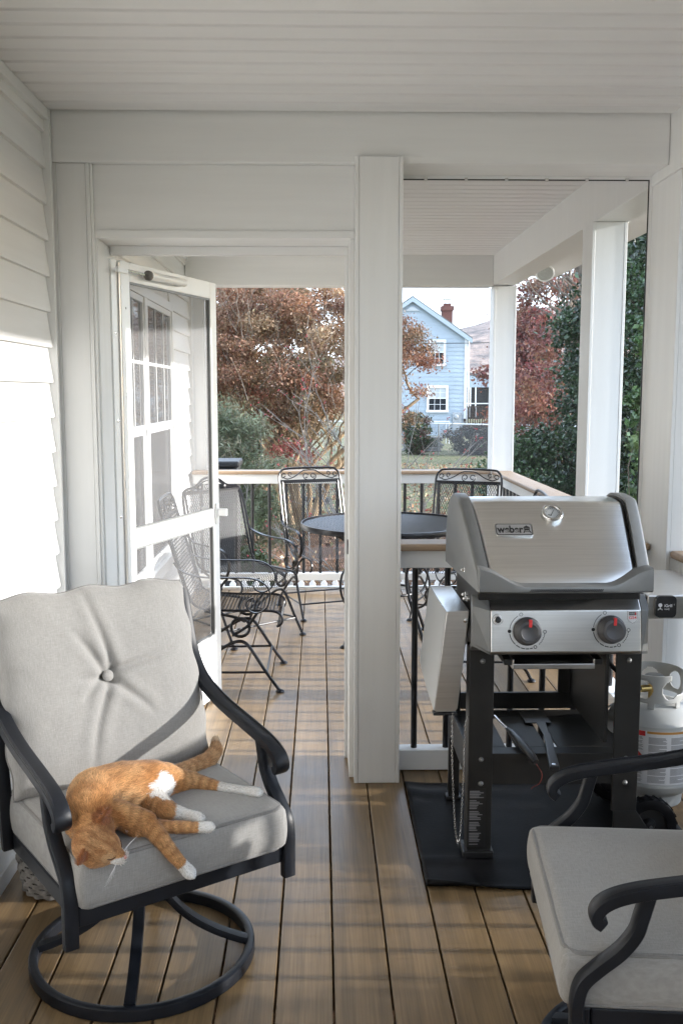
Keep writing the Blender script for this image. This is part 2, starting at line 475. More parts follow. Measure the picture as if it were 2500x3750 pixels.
# ================================================================ the setting: ground
GZ = -0.9
def ground_mat():
    m = bpy.data.materials.new('lawn_and_beds'); m.use_nodes = True
    t = m.node_tree; b = t.nodes['Principled BSDF']
    b.inputs['Roughness'].default_value = 0.95; b.inputs['Specular IOR Level'].default_value = 0.1
    tc = t.nodes.new('ShaderNodeTexCoord')
    def noise(sc, det=5):
        n = t.nodes.new('ShaderNodeTexNoise'); n.inputs['Scale'].default_value = sc; n.inputs['Detail'].default_value = det
        t.links.new(tc.outputs['Object'], n.inputs['Vector']); return n
    def ramp(src, p0, c0, p1, c1):
        r = t.nodes.new('ShaderNodeValToRGB')
        r.color_ramp.elements[0].position = p0; r.color_ramp.elements[0].color = c0 + (1,)
        r.color_ramp.elements[1].position = p1; r.color_ramp.elements[1].color = c1 + (1,)
        t.links.new(src, r.inputs[0]); return r
    grass = ramp(noise(3.5, 8).outputs['Fac'], .35, (0.062, 0.078, 0.036), .68, (0.125, 0.145, 0.075))
    leaf = ramp(noise(9, 8).outputs['Fac'], .47, (0, 0, 0), .60, (1, 1, 1))
    dry = ramp(noise(30, 4).outputs['Fac'], .3, (0.16, 0.11, 0.07), .7, (0.30, 0.24, 0.17))
    lawn = t.nodes.new('ShaderNodeMixRGB'); t.links.new(leaf.outputs[0], lawn.inputs[0])
    t.links.new(grass.outputs[0], lawn.inputs[1]); t.links.new(dry.outputs[0], lawn.inputs[2])
    mulch = ramp(noise(22, 8).outputs['Fac'], .33, (0.035, 0.02, 0.013), .68, (0.20, 0.115, 0.07))
    # planting bed close to the deck: a wavy edge about 17 m out
    sp = t.nodes.new('ShaderNodeSeparateXYZ'); t.links.new(tc.outputs['Object'], sp.inputs[0])
    wob = t.nodes.new('ShaderNodeMath'); wob.operation = 'MULTIPLY_ADD'; wob.inputs[1].default_value = 7.0
    t.links.new(noise(0.35, 3).outputs['Fac'], wob.inputs[0]); t.links.new(sp.outputs['Y'], wob.inputs[2])
    edge = t.nodes.new('ShaderNodeMapRange'); edge.inputs['From Min'].default_value = 21.5; edge.inputs['From Max'].default_value = 22.3
    t.links.new(wob.outputs[0], edge.inputs['Value'])
    ab = t.nodes.new('ShaderNodeMath'); ab.operation = 'ABSOLUTE'; t.links.new(sp.outputs['X'], ab.inputs[0])
    wx_ = t.nodes.new('ShaderNodeMath'); wx_.operation = 'MULTIPLY_ADD'; wx_.inputs[1].default_value = 3.0
    t.links.new(noise(0.5, 3).outputs['Fac'], wx_.inputs[0]); t.links.new(ab.outputs[0], wx_.inputs[2])
    ex_n = t.nodes.new('ShaderNodeMapRange'); ex_n.inputs['From Min'].default_value = 5.6; ex_n.inputs['From Max'].default_value = 6.3
    t.links.new(wx_.outputs[0], ex_n.inputs['Value'])
    mxe = t.nodes.new('ShaderNodeMath'); mxe.operation = 'MAXIMUM'; t.links.new(edge.outputs[0], mxe.inputs[0]); t.links.new(ex_n.outputs[0], mxe.inputs[1])
    mx = t.nodes.new('ShaderNodeMixRGB'); t.links.new(mxe.outputs[0], mx.inputs[0])
    t.links.new(mulch.outputs[0], mx.inputs[1]); t.links.new(lawn.outputs[0], mx.inputs[2])
    t.links.new(mx.outputs[0], b.inputs['Base Color'])
    bp = t.nodes.new('ShaderNodeBump'); bp.inputs['Strength'].default_value = 0.6; bp.inputs['Distance'].default_value = 0.05
    t.links.new(noise(25, 6).outputs['Fac'], bp.inputs['Height']); t.links.new(bp.outputs[0], b.inputs['Normal'])
    return m
xs = np.concatenate([[-900, -300, -100], np.linspace(-40, 60, 51), [120, 300, 900]])
ys = np.concatenate([[-900, -200, -40], np.linspace(-10, 90, 51), [150, 300, 900]])
GV = []; 
for y in ys:
    for x in xs:
        z = GZ + 0.05 * mnoise.noise((x * .3, y * .3, 0)) * (1 if y > 9 else 0)
        GV.append((x, y, z))
GV = np.array(GV); nx_ = len(xs)
GF = np.array([(j * nx_ + i, j * nx_ + i + 1, (j + 1) * nx_ + i + 1, (j + 1) * nx_ + i) for j in range(len(ys) - 1) for i in range(nx_ - 1)])
M['ground'] = ground_mat()
g = np_mesh('ground', GV, GF, 'ground', smooth=True); tag(g, kind='structure')

# ================================================================ deck
WX = -0.96                     # face of the house wall
d = MB()
for k in range(23):
    y = -1.9 + 0.4064 * k
    d.box(WX - .02, 1.47, y, y + .040, -.24, -.0265)
d.box(1.475, 1.515, -2.05, 7.42, -.26, -.0265); d.box(WX - .03, 1.47, 7.36, 7.40, -.26, -.0265)
for k in range(4):
    d.box(1.32, 1.44, -1.5 + 2.9 * k, -1.38 + 2.9 * k, GZ, -.2405)
deck = d.build('deck_floor', 'joist'); tag(deck, kind='structure')
bm_ = MB().box(-.0695, .0695, -2.05, 7.34, -.025, 0)
board0 = None
for k in range(-7, 10):
    x = 0.03 + .07225 + .1445 * k
    if board0 is None:
        board0 = bm_.build('board', 'deck', deck, bevel=.0025, seg=2); o = board0
    else:
        o = board0.copy(); COL.objects.link(o)
    o.location = (x, 0, random.uniform(-.0006, .0006))
MB().box(WX, 1.5, 7.345, 7.41, -.0262, .001).build('end_board', 'deck', deck, bevel=.003)
MB().box(WX, 1.5, 7.4105, 7.435, -.24, .012).build('fascia', 'trim_h', deck, bevel=.002)
MB().box(1.516, 1.54, -2.05, 7.41, -.24, -.001).build('fascia', 'trim_h', deck, bevel=.002)

# ================================================================ house wall with lapped siding
wall = thing('house_wall', (WX, 3, 0), 0, 'off-white lapped vinyl siding wall of the house on the left', 'wall')
wc = MB().box(-.20, -.022, -5.05, 1.43, -.9, 2.6).box(-.20, -.022, 3.48, 4.43, -.9, 2.6).box(-.20, -.022, 1.43, 3.48, -.9, .44).box(-.20, -.022, 1.43, 3.48, 2.06, 2.6)
wc.build('wall_core', 'trim', wall)
MB().box(-1.6, -1.55, 1.0, 3.9, 0, 2.6).box(-1.55, -.2, 1.0, 1.05, 0, 2.6).box(-1.55, -.2, 3.85, 3.9, 0, 2.6).box(-1.55, -.2, 1.05, 3.85, 2.5, 2.6).box(-1.55, -.2, 1.05, 3.85, 0, .05).build('room_behind_window', 'wicker', wall)
LAP = 0.125
# side profile of one lap: (x outwards, z), concave towards its lower lip
lap_prof = [(-.021, 0.0), (-.0035, 0.0), (-.0022, .003), (-.0030, .012), (-.0055, .028), (-.0090, .050), (-.0130, .078), (-.0165, .105), (-.0190, LAP + .006), (-.0212, LAP + .006)]
def lap_mesh(y0, y1):
    return MB().prism([(x, z) for x, z in lap_prof], 1, y0, y1).mesh('siding_board')
WIN_Y0, WIN_Y1, WIN_Z0, WIN_Z1 = 4.46, 6.47, .43, 2.06
meshes = {}
def lap(y0, y1, z):
    key = (y0, y1)
    if key not in meshes:
        me = lap_mesh(y0 - 3, y1 - 3)
        bm = bmesh.new(); bm.from_mesh(me); bmesh.ops.recalc_face_normals(bm, faces=bm.faces); bm.to_mesh(me); bm.free()
        meshes[key] = me
    o = finish('siding_board', meshes[key], 'siding', wall, smooth=True, sharp=35)
    o.location = (0, 0, z)
k = 0
while True:
    z = 2.151 + 2 * LAP - k * LAP
    if z < .02: break
    lap(-2.05, 3.60, z)
    if z + LAP < WIN_Z0 + .01 or z > WIN_Z1 - .01:
        lap(3.84, 7.40, z)
    else:
        lap(3.84, WIN_Y0, z); lap(WIN_Y1, 7.40, z)
    k += 1
MB().box(-.021, .006, -5.05, .60, .0, .055).build('base_trim', 'trim', wall, bevel=.002)
MB().box(-.021, .006, .84, 4.40, .0, .055).build('base_trim', 'trim', wall, bevel=.002)
for y in (3.601, 7.401):
    MB().box(-.021, .012, y - 3, y - 3 + .022, .0, 2.479).build('corner_channel', 'trim', wall, bevel=.0015)
MB().box(-.021, .010, -5.05, .60, 2.44, 2.4785).build('top_channel', 'trim', wall, bevel=.0015)
MB().box(-.021, .010, .84, 4.40, 2.44, 2.4785).build('top_channel', 'trim', wall, bevel=.0015)

# double window in the far part of the house wall
CW = .055
win = MB().box(-.06, .014, WIN_Y0, WIN_Y0 + CW, WIN_Z0, WIN_Z1).box(-.06, .014, WIN_Y1 - CW, WIN_Y1, WIN_Z0, WIN_Z1)\
    .box(-.06, .0135, WIN_Y0 + CW, WIN_Y1 - CW, WIN_Z1 - CW, WIN_Z1).box(-.06, .026, WIN_Y0 - .02, WIN_Y1 + .02, WIN_Z0 - .03, WIN_Z0 + .04)\
    .box(-.06, .0135, 5.430, 5.515, WIN_Z0 + .04, WIN_Z1 - CW)
w = win.build('window', 'door_white', None, bevel=.003)
w.parent = wall; w.location = (0, -3, 0)
for (a, b) in ((WIN_Y0 + CW, 5.430), (5.515, WIN_Y1 - CW)):
    f = MB(); zt = WIN_Z1 - CW
    f.box(-.045, .006, a, a + .034, 1.29, zt).box(-.045, .006, b - .034, b, 1.29, zt)
    f.box(-.045, .006, a + .034, b - .034, zt - .034, zt).box(-.045, .008, a + .034, b - .034, 1.262, 1.315)
    f.box(-.050, -.004, a, a + .038, WIN_Z0 + .04, 1.262).box(-.050, -.004, b - .038, b, WIN_Z0 + .04, 1.262)
    f.box(-.050, -.004, a + .038, b - .038, WIN_Z0 + .04, WIN_Z0 + .10)
    f.box(-.004, .001, a + .034, b - .034, 1.642, 1.660)
    for q in (.36, .68):
        y = a + (b - a) * q
        f.box(-.0042, .0012, y - .006, y + .006, 1.316, zt - .035)
    f.build('sash', 'door_white', w, bevel=.002)
    MB().box(-.012, -.006, a + .03, b - .03, 1.30, zt - .02).build('pane', 'glass', w)
    MB().box(-.022, -.016, a + .035, b - .035, WIN_Z0 + .09, 1.27).build('pane', 'glass', w)
    MB().box(-.0125, -.0115, a + .035, b - .035, WIN_Z0 + .09, 1.27).build('insect_screen', 'screen', w)

ew = thing('added_end_wall', (.15, -2.1, 0), 0, 'unseen siding wall added behind the photographer to close the porch and cut light', 'wall')  # unseen wall added behind the camera to cut light on the near porch
MB().box(-1.3, 1.3, -.2, -.025, -.9, 2.6).build('wall_core', 'trim', ew)
e0 = None
for k in range(20):
    if e0 is None:
        e0 = MB().prism([(x, z) for x, z in [(-.024, 0), (0.0, 0), (.001, .004), (-.006, .026), (-.017, .075), (-.0205, LAP + .006), (-.024, LAP + .006)]], 0, -1.1, 1.28).build('siding_board', 'siding', ew); o = e0
    else:
        o = e0.copy(); COL.objects.link(o)
    o.location = (0, 0, k * LAP)
# ================================================================ roof with grooved ceiling
roof = thing('porch_roof', (0, 2.5, 2.48), 0, 'white porch roof with grooved ceiling boards overhead', 'roof')
MB().box(-1.2, 1.78, -4.7, 5.2, .0240, .12).build('roof_deck', 'ceiling', roof)
MB().box(1.79, 1.83, -4.7, 5.2, -.10, .13).build('eave_board', 'trim_h', roof)
cb = {}
def ceil(xa, xb, y):
    if (xa, xb) not in cb:
        pr_ = [(0.0, .0235), (0.0, .0025), (.0030, 0), (.0790, 0), (.0820, .0035), (.0845, .0035), (.0870, 0), (.0890, 0), (.0915, .0025), (.0915, .0235)]
        me = MB().prism(pr_, 0, xa, xb).mesh('ceiling_board')
        bm = bmesh.new(); bm.from_mesh(me); bmesh.ops.recalc_face_normals(bm, faces=bm.faces); bm.to_mesh(me); bm.free()
        cb[(xa, xb)] = me
    o = finish('ceiling_board', cb[(xa, xb)], 'ceiling', roof)
    o.location = (0, y - 2.5, 0)
PITCH = .1016
k = 0
while True:                       # porch part, counted back from the door beam
    y = 3.63 - PITCH * (k + 1)
    if y < -2.1: break
    ceil(WX - .01, 1.262, y); k += 1
for k in range(34):
    ceil(WX - .01, 1.262, 3.842 + PITCH * k)

# ================================================================ beams
def beam(x0, x1, y0, y1, z0, z1, label, m='trim_h', lip=None):
    o = thing('beam', ((x0 + x1) / 2, (y0 + y1) / 2, z0), 0, label, 'beam', 'white porch beams')
    mx, my = (x0 + x1) / 2, (y0 + y1) / 2
    MB().box(x0 - mx, x1 - mx, y0 - my, y1 - my, 0, z1 - z0).build('beam_wrap', m, o, bevel=.004)
    return o
beam(WX - .01, 1.2585, 3.632, 3.836, 2.306, 2.4865, 'wide white beam above the screen door and screened opening')
beam(WX - .01, 1.2585, 7.24, 7.42, 2.262, 2.4865, 'white beam at the far end of the deck, above the trees')
sb = beam(1.26, 1.43, -2.05, 7.44, 2.270, 2.4875, 'long white beam along the right side above the posts', 'trim')
MB().box(1.4305, 1.79, -2.05, 7.6, 2.372, 2.384).build('eave_soffit', 'ceiling', sb).location = (-1.345, -2.695, -2.27)

# ================================================================ posts wrapped in white boards
def post(x0, x1, y0, y1, z0, z1, label, t=.014):
    o = thing('post', ((x0 + x1) / 2, (y0 + y1) / 2, z0), 0, label, 'post', 'white wrapped posts')
    hx, hy, h = (x1 - x0) / 2, (y1 - y0) / 2, z1 - z0
    for s in (-1, 1):
        MB().box(s * hx - (t if s > 0 else 0), s * hx + (0 if s > 0 else t), -hy, hy, 0, h).build('side_board', 'trim', o, bevel=.0015)
        a = s * (hy - .0016)
        MB().box(-hx + t + .001, hx - t - .001, min(a, a - s * t), max(a, a - s * t), 0, h - .001).build('face_board', 'trim', o, bevel=.0012)
    return o
post(.127, .299, 3.608, 3.84, .001, 2.326, 'white wrapped post standing between the screen door opening and the grill')
post(WX + .004, -.823, 3.645, 3.86, .001, 2.3055, 'flat white post of the door frame against the siding wall')
post(1.268, 1.432, 3.53, 3.842, .001, 2.2695, 'white post at the right edge behind the propane tank')
post(1.250, 1.412, 4.59, 4.76, .001, 2.2695, 'white textured post behind the grill lid, second from the right')
post(1.268, 1.432, 7.245, 7.41, .001, 2.2615, 'slim white corner post at the far end of the deck beside the blue house')
post(WX + .005, WX + .105, 7.43, 7.56, .001, 2.2615, 'white end post of the house wall behind the screen door')
post(1.268, 1.432, -2.0, -1.83, .001, 2.2695, 'white porch post behind the photographer')

# ================================================================ door frame
df = thing('door_frame', (-.36, 3.75, 0), 0, 'white frame and header panel around the open screen door', 'door frame')
ox, oy = .36, -3.75
def dfp(name, x0, x1, y0, y1, z0, z1, m='trim', bv=.0015):
    MB().box(x0 + ox, x1 + ox, y0 + oy, y1 + oy, z0, z1).build(name, m, df, bevel=bv)
dfp('header_panel', -.8225, .1265, 3.668, 3.70, 2.075, 2.3058, 'trim_h')
dfp('header_trim', -.8225, .1265, 3.660, 3.895, 2.048, 2.0745, 'trim_h')
dfp('head_stop', -.80, .107, 3.86, 3.90, 2.015, 2.0475, 'trim_h')
dfp('jamb', -.8225, -.806, 3.668, 3.90, .001, 2.0475)
dfp('jamb', .109, .1265, 3.668, 3.90, .001, 2.0475)
dfp('jamb_trim', -.8225, -.813, 3.652, 3.667, .001, 2.3055)
dfp('header_backing', -.8225, .1265, 3.71, 3.835, 2.0755, 2.3058, 'trim_h')
dfp('strike_plate', .104, .1088, 3.80, 3.83, .86, .915, 'black_metal', .0)
dfp('stop_strip', .096, .1085, 3.872, 3.90, .001, 2.014, 'door_white')

# ================================================================ railings
def railing(axis, a, b, c, label, group='deck railings', z_cap=.915, lo=.004, hi=.086, pitch=.127, off=.06):
    """axis 0: runs along x at y=c; axis 1: runs along y at x=c"""
    loc = ((a + b) / 2, c, 0) if axis == 0 else (c, (a + b) / 2, 0)
    o = thing('railing', loc, 0, label, 'railing', group)
    L = (b - a) / 2
    def bar(name, w0, w1, z0, z1, m, bv, e=0):
        if axis == 0: MB().box(-L + e, L - e, w0, w1, z0, z1).build(name, m, o, bevel=bv, seg=3)
        else: MB().box(w0, w1, -L + e, L - e, z0, z1).build(name, m, o, bevel=bv, seg=3)
    bar('cap', -.072, .072, z_cap - .027, z_cap, 'cap' if axis == 0 else 'cap_side', .009)
    bar('top_rail', -.035, .035, z_cap - .098, z_cap - .028, 'trim_h' if axis == 0 else 'trim', .003, .002)
    bar('bottom_rail', -.035, .035, lo, hi, 'trim_h' if axis == 0 else 'trim', .003, .002)
    me = None
    n = int((2 * L - off) / pitch) + 1
    for k in range(n):
        t = -L + off + pitch * k
        if t > L - .03: break
        if me is None:
            q = MB().tube([(0, 0, hi - .004), (0, 0, z_cap - .094)], .0125, 10).build('baluster', 'black_metal', o, smooth=True)
            me = q
        else:
            q = me.copy(); COL.objects.link(q)
        q.location = (t, 0, 0) if axis == 0 else (0, t, 0)
    return o
railing(0, .300, 1.266, 3.762, 'low railing between the two porch posts behind the grill', off=.069)
railing(0, WX + .01, 1.266, 7.322, 'far deck railing in front of the trees and the garden', lo=.082, hi=.135)
railing(1, 4.762, 7.244, 1.345, 'side railing running back to the far corner post', lo=.082, hi=.135)
railing(1, 3.844, 4.588, 1.345, 'short side railing between the two right-hand posts behind the grill', lo=.082, hi=.135)
railing(1, -1.82, 3.528, 1.352, 'side railing of the screened porch beside the propane tank', lo=.082, hi=.135)

# ================================================================ insect screens
M['side_screen'] = screen_mat('side_insect_screen', 0.60, (0.06, 0.06, 0.065))
def screen(axis, a, b, c, z0, z1, label, sm='screen'):
    loc = ((a + b) / 2, c, z0) if axis == 0 else (c, (a + b) / 2, z0)
    o = thing('insect_screen', loc, 0, label, 'screen', 'insect screens of the porch')
    L = (b - a) / 2; h = z1 - z0
    def bx(name, u0, u1, w0, w1, zz0, zz1, m, bv=0):
        if axis == 0: return MB().box(u0, u1, w0, w1, zz0, zz1).build(name, m, o, bevel=bv)
        return MB().box(w0, w1, u0, u1, zz0, zz1).build(name, m, o, bevel=bv)
    if axis == 0: MB().quad((-L, 0, 0), (L, 0, 0), (L, 0, h), (-L, 0, h)).build('mesh', sm, o)
    else: MB().quad((0, -L, 0), (0, L, 0), (0, L, h), (0, -L, h)).build('mesh', sm, o)
    for (u0, u1, zz0, zz1) in ((-L, -L + .012, 0, h), (L - .012, L, 0, h), (-L + .012, L - .012, h - .012, h)):
        bx('track', u0, u1, -.005, -.001, zz0, zz1, 'door_white')
    bx('spline', -L + .012, L - .012, -.0046, -.0012, h - .0165, h - .0122, 'black_metal')
    bx('spline', L - .0165, L - .0122, -.0046, -.0012, 0, h - .0165, 'black_metal')
    n = 6
    for k in range(n):
        u = -L + .1 + (2 * L - .2) * k / (n - 1)
        bx('clip', u - .006, u + .006, -.009, -.0052, h - .020, h - .008, 'chrome')
    return o
screen(0, .301, 1.2655, 3.828, .004, 2.3055, 'fine insect screen between the centre post and the right post')
screen(1, -1.82, 3.528, 1.425, .004, 2.2695, 'insect screen along the right side of the porch', 'side_screen')

# ================================================================ open screen door
door = thing('screen_door', (-.785, 3.905, 0), R(70.7), 'white screen door standing open in the doorway', 'door')
DW, T2 = .86, .014
def dp(name, x0, x1, y0, y1, z0, z1, m='door_white', bv=.003, parent=None):
    return MB().box(x0, x1, y0, y1, z0, z1).build(name, m, parent or door, bevel=bv)
dp('stile', .0, .068, -T2, T2, .015, 2.0)
dp('stile', DW - .062, DW, -T2, T2, .015, 2.0)
dp('top_rail', .0685, DW - .0625, -T2, T2, 1.925, 2.0)
dp('middle_rail', .0685, DW - .0625, -T2, T2, .862, .936)
dp('kick_panel', .0685, DW - .0625, -T2 + .004, T2 - .004, .015, .300)
dp('kick_trim', .0685, DW - .0625, -T2, T2, .3005, .325)
for (z0, z1) in ((.325, .862), (.936, 1.925)):
    s = MB().quad((.068, 0, z0), (DW - .062, 0, z0), (DW - .062, 0, z1), (.068, 0, z1)).build('screen', 'door_screen', door)
    e = .008
    MB().box(.0685, .0685 + e, -T2 + .003, .004, z0, z1).box(DW - .0625 - e, DW - .0625, -T2 + .003, .004, z0, z1)\
        .box(.0685 + e, DW - .0625 - e, -T2 + .003, .004, z1 - e, z1).box(.0685 + e, DW - .0625 - e, -T2 + .003, .004, z0, z0 + e).build('spline', 'grill_grey', s)
hz = MB().box(-.052, -.008, -.004, .010, .02, 2.0)
hz.build('hinge_bar', 'door_white', door, bevel=.001)
MB().tube([(-.004, -.008, .03), (-.004, -.008, 1.99)], .005, 8).build('hinge_pin', 'steel', door, smooth=True)
for z in (.25, .62, 1.0, 1.38, 1.72):
    MB().lathe([(0, -.0045), (.006, -.003), (.006, 0)], 10, (-.03, -.003, z), axis=1).build('screw', 'chrome', door)
    MB().lathe([(0, -T2 - .003), (.005, -T2 - .001), (.005, -T2)], 10, (.033, 0, z + .1), axis=1).build('screw', 'chrome', door)
hd = MB().box(DW - .050, DW - .018, -T2 - .010, -T2, .865, .965).box(DW - .044, DW - .026, -T2 - .058, -T2 - .010, .905, .940).build('latch', 'door_white', door, bevel=.004)
MB().box(DW - .046, DW - .024, T2, T2 + .045, .900, .945).build('latch', 'door_white', door, bevel=.004)
# pneumatic closer at the top
cl = MB().tube([(.17, -T2 - .030, 1.958), (.48, -T2 - .030, 1.962)], .0165, 14).build('closer', 'door_white', door, smooth=True)
MB().tube([(.160, -T2 - .030, 1.958), (.172, -T2 - .030, 1.958)], .020, 14).build('closer_cap', 'wicker', cl, smooth=True)
MB().tube([(-.03, -T2 - .028, 1.962), (.162, -T2 - .030, 1.958)], .0045, 8).build('closer_rod', 'chrome', cl, smooth=True)
MB().box(-.075, .0, -T2 - .036, -T2 - .022, 1.946, 1.966).box(.44, .47, -T2 - .02, -T2, 1.945, 1.975).build('bracket', 'door_white', cl, bevel=.002)

# ================================================================ flood light under the eave
fl = thing('flood_light', (1.50, 6.72, 2.372), 0, 'round white flood light under the eave beside the far posts', 'lamp')
def disc_head(mtx):
    a = MB().lathe([(.0, .0), (.045, .0), (.07, -.01), (.105, -.055), (.112, -.06), (.112, -.075), (.104, -.078), (.098, -.070), (.0, -.066)], 28)
    for i, p in enumerate(a.v): a.v[i] = tuple(mtx @ Vector(p))
    return a
hm = Matrix.Translation((.02, -.02, -.12)) @ Euler((R(-52), R(8), 0)).to_matrix().to_4x4()
h1 = disc_head(hm).build('lamp_head', 'trim', fl, smooth=True)
lens = MB().lathe([(0, -.0715), (.03, -.0715), (.032, -.068), (.06, -.069), (.062, -.0725), (.095, -.0725), (.097, -.069)], 28)
for i, p in enumerate(lens.v): lens.v[i] = tuple(hm @ Vector(p))
lens.build('lens', mat('frosted_lens', (0.42, 0.44, 0.42), .25, var=.1), h1, smooth=True)
MB().box(-.05, .05, -.05, .05, -.018, -.002).tube([(0, 0, -.015), (.01, .0, -.07), (.02, -.015, -.11)], .018, 10).build('mount', 'trim', fl, smooth=True)
fl.scale = (.55, .55, .55)
MB().tube([(-.02, .02, -.03), (-.05, .06, -.075), (-.085, .10, -.10), (-.12, .13, -.11)], [.02, .035, .05, .052], 14).build('second_head', 'trim', fl, smooth=True)
# ================================================================ swivel patio chairs
def make_swivel(base_rot):
    root = thing('swivel_chair')
    # ---- base
    RB = .283
    ring = [(RB * math.cos(a), RB * math.sin(a), .0175) for a in np.linspace(0, 2 * math.pi, 64, endpoint=False)]
    MB().tube(ring, 1, 10, True, flat=(.024, .034), up=(0, 0, 1)).build('base_ring', 'chair_metal', root, smooth=True)
    for k in range(4):
        a = base_rot + k * math.pi / 2
        pr_ = catmull([(.030, .235), (.052, .188), (.085, .142), (.130, .100), (.185, .066), (.235, .044), (.273, .031)], 5)
        pts = [(p.x * math.cos(a), p.x * math.sin(a), p.y) for p in [Vector((q[0], q[1], 0)) for q in pr_]]
        MB().tube(pts, 1, 8, False, flat=(.030, .020), up=(0, 0, 1)).build('base_arm', 'chair_metal', root, smooth=True)
    MB().lathe([(0, .175), (.040, .175), (.046, .182), (.046, .235), (.040, .242), (.026, .245), (.026, .282), (0, .282)], 24).build('hub', 'chair_metal', root, smooth=True)
    MB().box(-.13, .13, -.15, .15, .281, .291).build('swivel_plate', 'chair_metal', root, bevel=.003)
    # ---- seat frame
    sf = MB()
    sf.box(-.272, .272, .232, .264, .286, .334).box(-.272, .272, -.235, -.205, .286, .334)
    sf.box(-.272, -.242, -.2045, .2315, .286, .334).box(.242, .272, -.2045, .2315, .286, .334)
    sf.box(-.2415, .2415, -.2045, .2315, .312, .330)
    sf.build('seat_frame', 'chair_metal', root, bevel=.004)
    prof = [(-.330, .905), (-.312, .86), (-.294, .805), (-.268, .735), (-.222, .678), (-.16, .645), (-.055, .616), (.077, .594), (.155, .580), (.200, .566), (.226, .548), (.232, .528), (.220, .517)]
    sup = [(.138, .576), (.150, .530), (.160, .498), (.186, .462), (.224, .428), (.252, .398), (.262, .362), (.262, .315), (.262, .245)]
    for s in (-1, 1):
        pts = catmull([(s * .290, y, z) for y, z in prof], 5)
        arm = MB().tube(pts, 1, 12, False, flat=(.025, .042), up=(1, 0, 0)).build('arm', 'chair_metal', root, smooth=True)
        # raised lip that runs along the top of the arm
        MB().tube([p + Vector((s * .014, -.002, .0115)) for p in pts[12:-6]], .0045, 6).build('arm_bead', 'chair_metal', arm, smooth=True)
        MB().tube(catmull([(s * .290, y, z) for y, z in sup], 5), 1, 12, False, flat=(.026, .034), up=(1, 0, 0)).build('front_leg', 'chair_metal', root, smooth=True)
        MB().tube(catmull([(s * .290, -.322, .88), (s * .290, -.262, .70), (s * .288, -.222, .52), (s * .285, -.215, .40), (s * .280, -.218, .29)], 5), 1, 12, False, flat=(.026, .034), up=(1, 0, 0)).build('back_upright', 'chair_metal', root, smooth=True)
    MB().tube(catmull([(-.290, -.330, .893), (-.2, -.338, .908), (0, -.345, .916), (.2, -.338, .908), (.290, -.330, .893)], 5), 1, 12, False, flat=(.026, .036), up=(0, 1, 0)).build('top_rail', 'chair_metal', root, smooth=True)
    for x in (-.14, 0, .14):
        MB().tube(catmull([(x, -.340, .92), (x, -.285, .68), (x, -.225, .32)], 6), .010, 8).build('back_slat', 'chair_metal', root, smooth=True)
    # ---- seat cushion
    def dsp(p, n):
        x, y, z = n
        e = max(0, 1 - x * x) * max(0, 1 - y * y)
        o = Vector((0, 0, 0))
        if z > .9: o.z += .020 * e ** .5 + .0018 * mnoise.noise((p.x * 9, p.y * 9, 3))
        if abs(y) > .97 or abs(x) > .97:
            bul = (1 - z * z) * .007
            o.x += math.copysign(bul, x) if abs(x) > .97 else 0
            o.y += math.copysign(bul, y) if abs(y) > .97 else 0
        o.y += .002 * mnoise.noise((p.x * 11, p.z * 20, 1.5)); o.x += .002 * mnoise.noise((p.y * 11, p.z * 20, 7.5))
        return o
    W, D_, H_ = .540, .520, .112
    me = rounded_box(W, D_, H_, .011, 48, 48, 10, dsp)
    me.transform(Matrix.Translation((0, .025, .334)))
    seat = finish('seat_cushion', me, 'fabric', root, smooth=True, sharp=80)
    def edge_loop(z, inset):
        hx, hy, r = W / 2 - inset, D_ / 2 - inset, .03
        L = []
        for (cx, cy, a0) in ((hx - r, hy - r, 0), (-hx + r, hy - r, 90), (-hx + r, -hy + r, 180), (hx - r, -hy + r, 270)):
            for k in range(7):
                a = R(a0 + 15 * k)
                L.append((cx + r * math.cos(a), cy + r * math.sin(a) + .025, z + .0012 * math.sin(k + cx * 30)))
        return L
    MB().tube(edge_loop(.334 + H_ - .004, .003), 0.0050, 6, True).build('piping', 'piping', seat, smooth=True)
    MB().tube(edge_loop(.334 + .005, .003), 0.0050, 6, True).build('piping', 'piping', seat, smooth=True)
    # ---- tufted back cushion: local frame u (width), v (height), w (out of the back)
    N = 84
    W2, H2 = .566, .540
    cre = [R(a) for a in (84, 52, 8, -38, -72, -128, 162)]
    clen = [.95, .62, .35, .40, 1.0, .62, .85]
    def front(u, v):                     # u,v in -1..1 -> thickness of the front half
        edge = max(0, 1 - abs(u) ** 4.5) * max(0, 1 - abs(v) ** 4.5)
        th = .070 * edge ** .42
        x, y = u * W2 / 2, (v - .06) * H2 / 2
        r = math.hypot(x, y)
        th -= .022 * math.exp(-(r / .034) ** 2)
        th -= .012 * math.exp(-(r / .10) ** 2)
        a = math.atan2(y, x)
        for c, l in zip(cre, clen):
            da = (a - c + math.pi) % (2 * math.pi) - math.pi
            if abs(da) < 1.2:
                off = r * math.sin(da)
                along = r * math.cos(da)
                bend = off + .012 * math.sin(along * 14 + c * 3)
                fall = max(0, 1 - along / (.27 * l)) ** .7 if along > 0 else 0
                th -= .0115 * fall * math.exp(-(bend / .0085) ** 2)
                th += .0050 * fall * math.exp(-((abs(bend) - .024) / .015) ** 2)
        th += .0018 * mnoise.noise((x * 10, y * 10, 2.0)) + .0010 * mnoise.noise((x * 26, y * 26, 5.0))
        return max(th, -.02)
    def outline(u, v):
        """scalloped, slightly pinched border"""
        x, y = u * W2 / 2, v * H2 / 2
        if abs(v) > .5:
            y += math.copysign((abs(v) - .5) * 2, v) * (.0065 * math.cos(u * 3.2 * math.pi) - .004 * u * u)
        if abs(u) > .5:
            x += math.copysign((abs(u) - .5) * 2, u) * (.004 * math.cos(v * 4.2 * math.pi + .6) - .003 * v * v)
        return x, y
